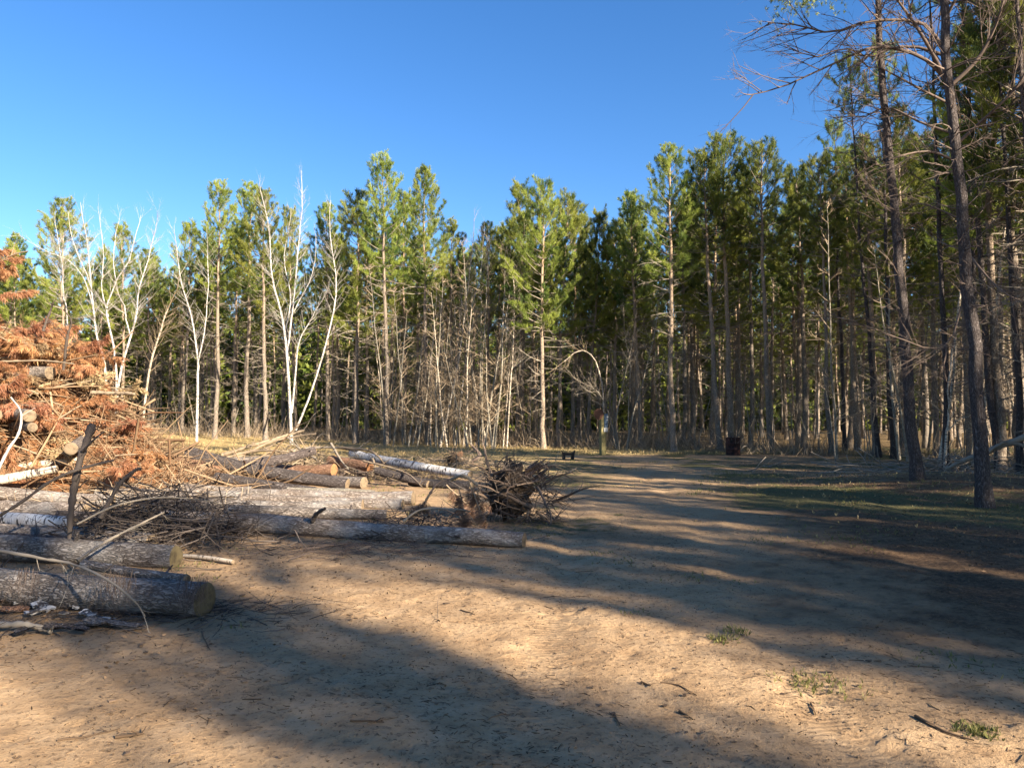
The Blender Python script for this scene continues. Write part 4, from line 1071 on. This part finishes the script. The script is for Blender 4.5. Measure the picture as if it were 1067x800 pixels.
e = empty('fire_grate', p, 'small low black iron grate standing on the grass left of the sign post', 'fire grate')
e.scale = (1.2, 1.2, 1.2)
for sx in (-1, 1):
    g = Geo(); box(g, (sx * .15, 0, .12), (.09, .3, .24), 0, .01, sx * .12); part('leg', g, M['black'], e, False)
    g = Geo(); box(g, (sx * .20, 0, .27), (.03, .32, .09), 0, .005, sx * .5); part('side_lip', g, M['black'], e, False)
g = Geo()
for i in range(7): box(g, (0, -.15 + i * .05, .215), (.36, .02, .02))
box(g, (0, -.165, .19), (.34, .02, .07)); box(g, (0, .165, .19), (.34, .02, .07)); part('grill_bars', g, M['black'], e, False)
p = G(764, 474)
e = empty('barrel', p, 'rusty steel burn barrel on the grass in front of the close pine pair', 'barrel')
e.scale = (.85, .85, .9)
g = Geo(); n = 32; th = np.linspace(0, 2 * math.pi, n, endpoint=False)
prof = [(.36, 0), (.37, .02), (.365, .05), (.362, .26), (.38, .28), (.362, .30), (.362, .54), (.38, .56), (.362, .58), (.365, .80), (.375, .82), (.372, .84), (.345, .83), (.34, .05), (.0, .04)]
V = np.array([(r * math.cos(t), r * math.sin(t), z) for r, z in prof for t in th]); k = np.arange(len(prof) - 1)[:, None] * n; j = np.arange(n)[None]; j2 = (j + 1) % n
g.raw(V, np.stack([k + j, k + j2, k + n + j2, k + n + j], -1).reshape(-1, 4)); part('drum', g, M['rust'], e)
g = Geo(); g.tube([(.37 * math.cos(t), .37 * math.sin(t), .845) for t in np.linspace(0, 2 * math.pi, 33)], np.full(33, .014), 6); part('rim', g, M['rust'], e)
g = Geo()
for q in range(40):
    P, _ = curve((rng.normal(0, .12), rng.normal(0, .12), .5), unit([rng.normal(0, .5), rng.normal(0, .5), 1]), rng.uniform(.3, .65), 4, .2); g.tube(P, np.array([.02, .015, .01, .004]), 4)
tag(part('burn_twigs', g, M['twig_dark']), 'dark sticks poking out of the rusty barrel', 'twigs').location = p
branch([(770, 473, 33), (774, 466, 33.1), (779, 464, 33.2)], .03, .02, 'pale stick leaning beside the rusty barrel', 'twig_grey', twigs=2)

# ------------------------------------------------------------------ ground
def axis(a0, a1, fine, lo, hi, g=1.07):
    c = list(np.arange(a0, a1, fine)); s = fine; x = c[-1]
    while x < hi: s = min(s * g, 14); x += s; c.append(x)
    s = fine; x = c[0]
    while x > lo: s = min(s * g, 14); x -= s; c.insert(0, x)
    return np.array(c)
xs = axis(-4.6, 5.2, .04, -420, 420, 1.045); ys = axis(2.8, 9.0, .035, -160, 520, 1.022)
X, Y = np.meshgrid(xs, ys, indexing='ij')
near = sstep(-np.hypot(X, Y - 6), -26, -12)
Z = H0(X, Y) + near * ((.030 * (fbm(X * 1.3, Y * 1.3, 4) - .45)) + .026 * (fbm(X * 6, Y * 6, 4) - .45))
# wheel ruts curving away towards the gap at the right of the root ball
RUT = np.zeros_like(X)
for off in (-1.6, 0.1, 2.3, 3.9):
    cx = 2.2 + off + .10 * (Y - 5) * (1 if off > 0 else .6) - .012 * (Y - 14) ** 2 * .4
    d = X - cx; w = .20
    RUT = np.maximum(RUT, sstep(-np.abs(d), -w, -w * .7) * sstep(-Y, -16, -9))
    Z += sstep(-Y, -34, -20) * (-.022 * np.exp(-(d / w) ** 2) + .006 * np.exp(-((np.abs(d) - .32) / .1) ** 2))
prng = np.random.default_rng(33)
for q in range(900):   # hoof and foot dents
    a = prng.uniform(-4.2, 5.0); b = prng.uniform(3.2, 10.5) ; ang = prng.uniform(0, 6.28); s = prng.uniform(.02, .06)
    ix = np.searchsorted(xs, [a - .4, a + .4]); iy = np.searchsorted(ys, [b - .4, b + .4]); sl = (slice(*ix), slice(*iy))
    dx = X[sl] - a; dy = Y[sl] - b; u = dx * math.cos(ang) + dy * math.sin(ang); v = -dx * math.sin(ang) + dy * math.cos(ang)
    r2 = (u / (s * 1.7)) ** 2 + (v / s) ** 2; Z[sl] += prng.uniform(.4, 1.0) * min(1, .035 / s) * (-.017 * np.exp(-r2 ** 1.5) + .008 * np.exp(-((np.sqrt(r2) - 1.5) / .4) ** 2))
me_g = Geo(); nx, ny = X.shape; V = np.stack([X, Y, Z], -1).reshape(-1, 3); i = np.arange(nx - 1)[:, None] * ny; j = np.arange(ny - 1)[None]
me_g.raw(V, np.stack([i + j, i + ny + j, i + ny + j + 1, i + j + 1], -1).reshape(-1, 4))
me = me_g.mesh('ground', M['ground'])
nzz = fbm(X / 2.3, Y / 2.3, 4)
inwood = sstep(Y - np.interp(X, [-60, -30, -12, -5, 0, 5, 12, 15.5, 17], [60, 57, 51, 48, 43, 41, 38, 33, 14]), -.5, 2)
litter = .70 * sstep(X - (2.7 + .15 * Y), -2.0, 1.4) + .40 * sstep(X - (.2 + .05 * Y), -1.5, 1.2) * sstep(Y, 4.3, 5.8) * sstep(-Y, -22, -13) + .55 * sstep(-np.hypot(X + 4.5, (Y - 9) * .8), -4.5, -1.5) + .5 * sstep(-np.abs(X + 7), -6, -2) * sstep(Y, 9, 12) * sstep(-Y, -22, -18)  # centre-right band term: dark debris, and the track's shade painted in
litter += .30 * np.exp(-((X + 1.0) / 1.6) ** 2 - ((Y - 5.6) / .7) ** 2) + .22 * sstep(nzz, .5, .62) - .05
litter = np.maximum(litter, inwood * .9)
grass = .75 * sstep(nzz, .42, .60) * sstep(Y, 7, 12) * sstep(X - (-.5 + .02 * Y), -2, 1) * sstep(-Y, -44, -38) + .45 * sstep(Y, 17, 26) * sstep(X, -6, 2) - .15 + .75 * np.exp(-((X - 7.5) / 4.5) ** 2 - ((Y - 13.5) / 2.8) ** 2)
grass *= 1 - .8 * sstep(Y, 18, 25) * sstep(-(X + .10 * (Y - 20)), -6, 1)
grass *= 1 - .7 * np.exp(-((X - (2.2 + .12 * (Y - 5))) / 1.7) ** 2)
straw = 1.15 * sstep(Y, 19, 25) * sstep(-(X + .10 * (Y - 20)), -6, 1) + .9 * sstep(Y, 31, 36) + .5 * np.exp(-((X - 10.5) / 4) ** 2 - ((Y - 18) / 4) ** 2)
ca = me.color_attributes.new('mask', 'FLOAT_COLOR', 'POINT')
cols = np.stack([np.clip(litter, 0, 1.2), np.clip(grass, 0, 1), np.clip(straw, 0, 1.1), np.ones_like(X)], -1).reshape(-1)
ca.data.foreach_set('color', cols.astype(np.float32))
ra_ = me.attributes.new('rut', 'FLOAT', 'POINT'); ra_.data.foreach_set('value', (RUT.ravel() * .16).astype(np.float32))
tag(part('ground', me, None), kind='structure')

# ------------------------------------------------------------------ grass, straw, litter
rng = np.random.default_rng(15)
def hz(x, y):
    i = min(max(np.searchsorted(xs, x) - 1, 0), nx - 2); j = min(max(np.searchsorted(ys, y) - 1, 0), ny - 2)
    fx = (x - xs[i]) / (xs[i + 1] - xs[i]); fy = (y - ys[j]) / (ys[j + 1] - ys[j])
    return (Z[i, j] * (1 - fx) + Z[i + 1, j] * fx) * (1 - fy) + (Z[i, j + 1] * (1 - fx) + Z[i + 1, j + 1] * fx) * fy
P = []; L = []
def tuft(x, y, s, n):
    for q in range(n):
        a = rng.normal(x, s); b = rng.normal(y, s * 1.0); P.append((a, b, hz(a, b))); L.append(rng.uniform(.015, .055))
for (px, py, s, n) in [(752, 668, .05, 60), (768, 660, .05, 40), (842, 710, .10, 90), (1014, 762, .06, 90), (660, 640, .05, 12), (640, 585, .2, 30), (1000, 690, .2, 30), (880, 720, .1, 18), (190, 590, .12, 40), (240, 655, .05, 8)]:
    c = G(px, py); tuft(c[0], c[1], s, n)
for q in range(1100):
    x = rng.uniform(-4, 9); y = rng.uniform(7, 34)
    k = .4 if -3 < x < 1 else .6
    if rng.random() < (vnoise(x / 1.6 + 3, y / 1.6) > .52) * k * (0.25 + .75 * (y > 10)): tuft(x, y, .16, 16)
g = Geo(); nP = len(P); g.blades(P, np.tile([0, 0, 1.], (nP, 1)) + rng.normal(0, .35, (nP, 3)), np.array(L) * np.where(np.array(P)[:, 1] > 12, 1.5, 1), .007, 4, (.1, .7))
tag(part('grass', g, M['grass'], None, False), 'sparse short green grass tufts on the sand', 'grass', kind='stuff')
P = []; L = []
for q in range(40000):
    y = rng.uniform(19, 62); x = rng.uniform(-.75, .75) * y
    if x > 6 + .1 * (y - 20) and y < 30: continue
    if y < 33 and x > -1.5 - .05 * (y - 20): continue
    if y > edge_y(x) + 3: continue
    P.append((x, y, gh(x, y))); L.append(rng.uniform(.08, .26))
for q in range(1500):
    x = rng.normal(11, 3.5); y = rng.normal(17.5, 3.5); P.append((x, y, gh(x, y))); L.append(rng.uniform(.03, .08))
g = Geo(); nP = len(P); g.blades(P, np.tile([0, 0, 1.], (nP, 1)) + rng.normal(0, .5, (nP, 3)), L, .016, 3, (.2, 1.1))
tag(part('dry_grass', g, M['straw'], None, False), 'pale dry grass along the foot of the woods', 'dry grass', kind='stuff')
g = Geo()
for q in range(15000):      # needles and twig bits on the sand
    y = 3.0 + 13 * rng.random() ** 1.4; x = rng.uniform(-.75, .75) * y
    if vnoise(x * 1.1 + 40, y * 1.1) + rng.random() * .5 + (.25 if x > 3 + .16 * y else 0) < .72: continue
    L_ = rng.uniform(.008, .05) if rng.random() < .975 else rng.uniform(.08, .2); a = rng.uniform(0, 6.28) if rng.random() < .6 else rng.normal(2.6, .4)
    Pp = np.array([[x + L_ * t * math.cos(a), y + L_ * t * math.sin(a), 0] for t in (-.5, 0, .5)]); Pp[1, :2] += rng.normal(0, .16 * L_, 2)
    for k in range(3): Pp[k, 2] = hz(Pp[k, 0], Pp[k, 1]) + .003
    r = rng.uniform(.0008, .0026) * (1 if L_ < .08 else 1.5); g.tube(Pp, np.array([r, r, r * .6]), 3)
tiny = []
for q in range(14000):
    y = 3.1 + 9 * rng.random() ** 1.3; x = rng.uniform(-.75, .75) * y
    if vnoise(x * 1.7 + 9, y * 1.7) * .7 + vnoise(x * 6, y * 6) * .5 + rng.random() * .35 < .72: continue
    tiny.append((x, y, hz(x, y) + .003))
tiny = np.array(tiny); g.blades(tiny, rng.normal(size=tiny.shape) * [1, 1, .3], rng.uniform(.008, .026, len(tiny)), .010, 1, (0, .4))
tag(part('needle_litter', g, M['litter']), 'pine needles and twig bits scattered over the sand', 'litter', kind='stuff')
g = Geo(); TPp = []
for q in range(9000):
    if rng.random() < .7: y = 8 + 20 * rng.random(); x = 3.6 + .17 * y + abs(rng.normal(0, 4))
    else: x = rng.normal(-4.5, 1.8); y = rng.normal(8.5, 2.5)
    if y < 3: continue
    TPp.append((x, y, hz(x, y) + .01))
TPp = np.array(TPp); g.blades(TPp, rng.normal(size=TPp.shape) * [1, 1, .08], rng.uniform(.02, .045, len(TPp)), .022, 1, (0, .2))
tag(part('leaf_litter', g, M['litter'], None, False), 'brown fallen leaves and bark crumbs under the trees', 'litter', kind='stuff')
g = Geo()
for q in range(300):
    y = 3.2 + 7 * rng.random(); x = rng.normal(-1.5, 3.0)
    if abs(x) > .75 * y: continue
    s_ = rng.uniform(.005, .016) * (1.6 if x < -1.5 and y > 6 else 1); a = rng.uniform(0, 6.28); ca_, sa_ = math.cos(a), math.sin(a); zz = hz(x, y) + .002
    V = []
    for k in range(5):
        t_ = k * 1.2566 + rng.normal(0, .2); r_ = s_ * rng.uniform(.7, 1.2); u_, v_ = r_ * math.cos(t_) * 1.6, r_ * math.sin(t_)
        V.append((x + u_ * ca_ - v_ * sa_, y + u_ * sa_ + v_ * ca_, zz + rng.uniform(.001, .006)))
    V += [(a_, b_, c_ + s_ * .35) for a_, b_, c_ in V]
    g.raw(V, [(k, (k + 1) % 5, 5 + (k + 1) % 5, 5 + k) for k in range(5)], rng.random()); g.F.append(np.array([(5, 6, 7), (5, 7, 8), (5, 8, 9)]) + g.n - 10)
tag(part('bark_chips', g, M['chips'], None, False), 'small bark chips and crumbs lying on the sand', 'bark chips', kind='stuff')
# single twigs that catch the eye on the sand
for (pts, r, lab) in [([(688, 711), (706, 714), (726, 726)], .006, 'curved brown twig on the sunlit sand in the foreground'), ([(954, 748), (980, 762), (1015, 772)], .010, 'long dark twig on the sand at the lower right'),
        ([(668, 711), (678, 715)], .008, 'short thick twig left of the curved brown twig'), ([(708, 742), (722, 752)], .008, 'short dark twig below the curved brown twig'), ([(845, 730), (850, 740)], .007, 'small upright looking twig right of the curved one'),
        ([(640, 744), (646, 757)], .007, 'small pine scrap left below the curved brown twig'), ([(120, 770), (150, 766)], .010, 'dark twig on the sand at the lower left'), ([(60, 772), (100, 768), (125, 760)], .006, 'thin twig left of the dark twig at the lower left'),
        ([(210, 660), (219, 678)], .006, 'pale twig below the cut end of the thick log'), ([(365, 753), (400, 756)], .006, 'thin twig near the bottom in the dark shade'), ([(480, 636), (495, 642)], .006, 'small twig on the sand below the root ball')]:
    P = [G(*q) for q in pts]; b = P[0].copy(); P = resample(P, 8)
    for k in range(8): P[k][2] = hz(P[k][0], P[k][1]) + r * .9
    g = Geo(); g.tube(P - b, np.linspace(r, r * .4, 8), 6, .35)
    for q in range(3):
        k = rng.integers(2, 7); S, _ = curve(P[k] - b, unit([rng.normal(), rng.normal(), .25]), .05, 3, .2); g.tube(S, np.array([r * .5, r * .4, r * .2]), 4, .3)
    _loc(part('fallen_twig', g, M['litter']), b, lab, 'twigs on the sand')

# ------------------------------------------------------------------ light, sky, camera
sd = bpy.data.lights.new('sun', 'SUN'); sd.energy = 5.0; sd.angle = R(.53); sd.color = (1.0, .87, .69)
so = bpy.data.objects.new('sun', sd); col.objects.link(so)
sx, sy = math.sin(SUN_AZ), -math.cos(SUN_AZ)     # towards the sun
sv = Vector((sx * math.cos(SUN_EL), sy * math.cos(SUN_EL), math.sin(SUN_EL)))
so.rotation_mode = 'QUATERNION'; so.rotation_quaternion = sv.to_track_quat('Z', 'Y')
w = bpy.data.worlds.new('World'); scene.world = w; w.use_nodes = True; nt = w.node_tree; nt.nodes.clear()
sky = nt.nodes.new('ShaderNodeTexSky'); sky.sky_type = 'NISHITA'; sky.sun_disc = False; sky.sun_elevation = SUN_EL; sky.sun_rotation = math.atan2(sx, sy)
sky.altitude = 300; sky.air_density = 1.0; sky.dust_density = .3; sky.ozone_density = 3.0
bg = nt.nodes.new('ShaderNodeBackground'); bg.inputs[1].default_value = .058
out = nt.nodes.new('ShaderNodeOutputWorld')
hs = nt.nodes.new('ShaderNodeHueSaturation'); hs.inputs['Saturation'].default_value = 1.25; hs.inputs['Hue'].default_value = .507
nt.links.new(sky.outputs[0], hs.inputs['Color']); nt.links.new(hs.outputs[0], bg.inputs[0]); nt.links.new(bg.outputs[0], out.inputs[0])

cd = bpy.data.cameras.new('camera'); cd.sensor_width = 36; cd.lens = 36 * F / 1067; cd.clip_start = .05; cd.clip_end = 2000
co = bpy.data.objects.new('camera', cd); co.location = CAM; co.rotation_euler = (math.pi / 2 + PITCH, 0, 0); col.objects.link(co); scene.camera = co
scene.view_settings.view_transform = 'Standard'; scene.view_settings.look = 'None'; scene.view_settings.exposure = 2.08; scene.view_settings.gamma = 1
scene.cycles.max_bounces = 6; scene.cycles.diffuse_bounces = 3; scene.cycles.transmission_bounces = 3; scene.cycles.transparent_max_bounces = 4
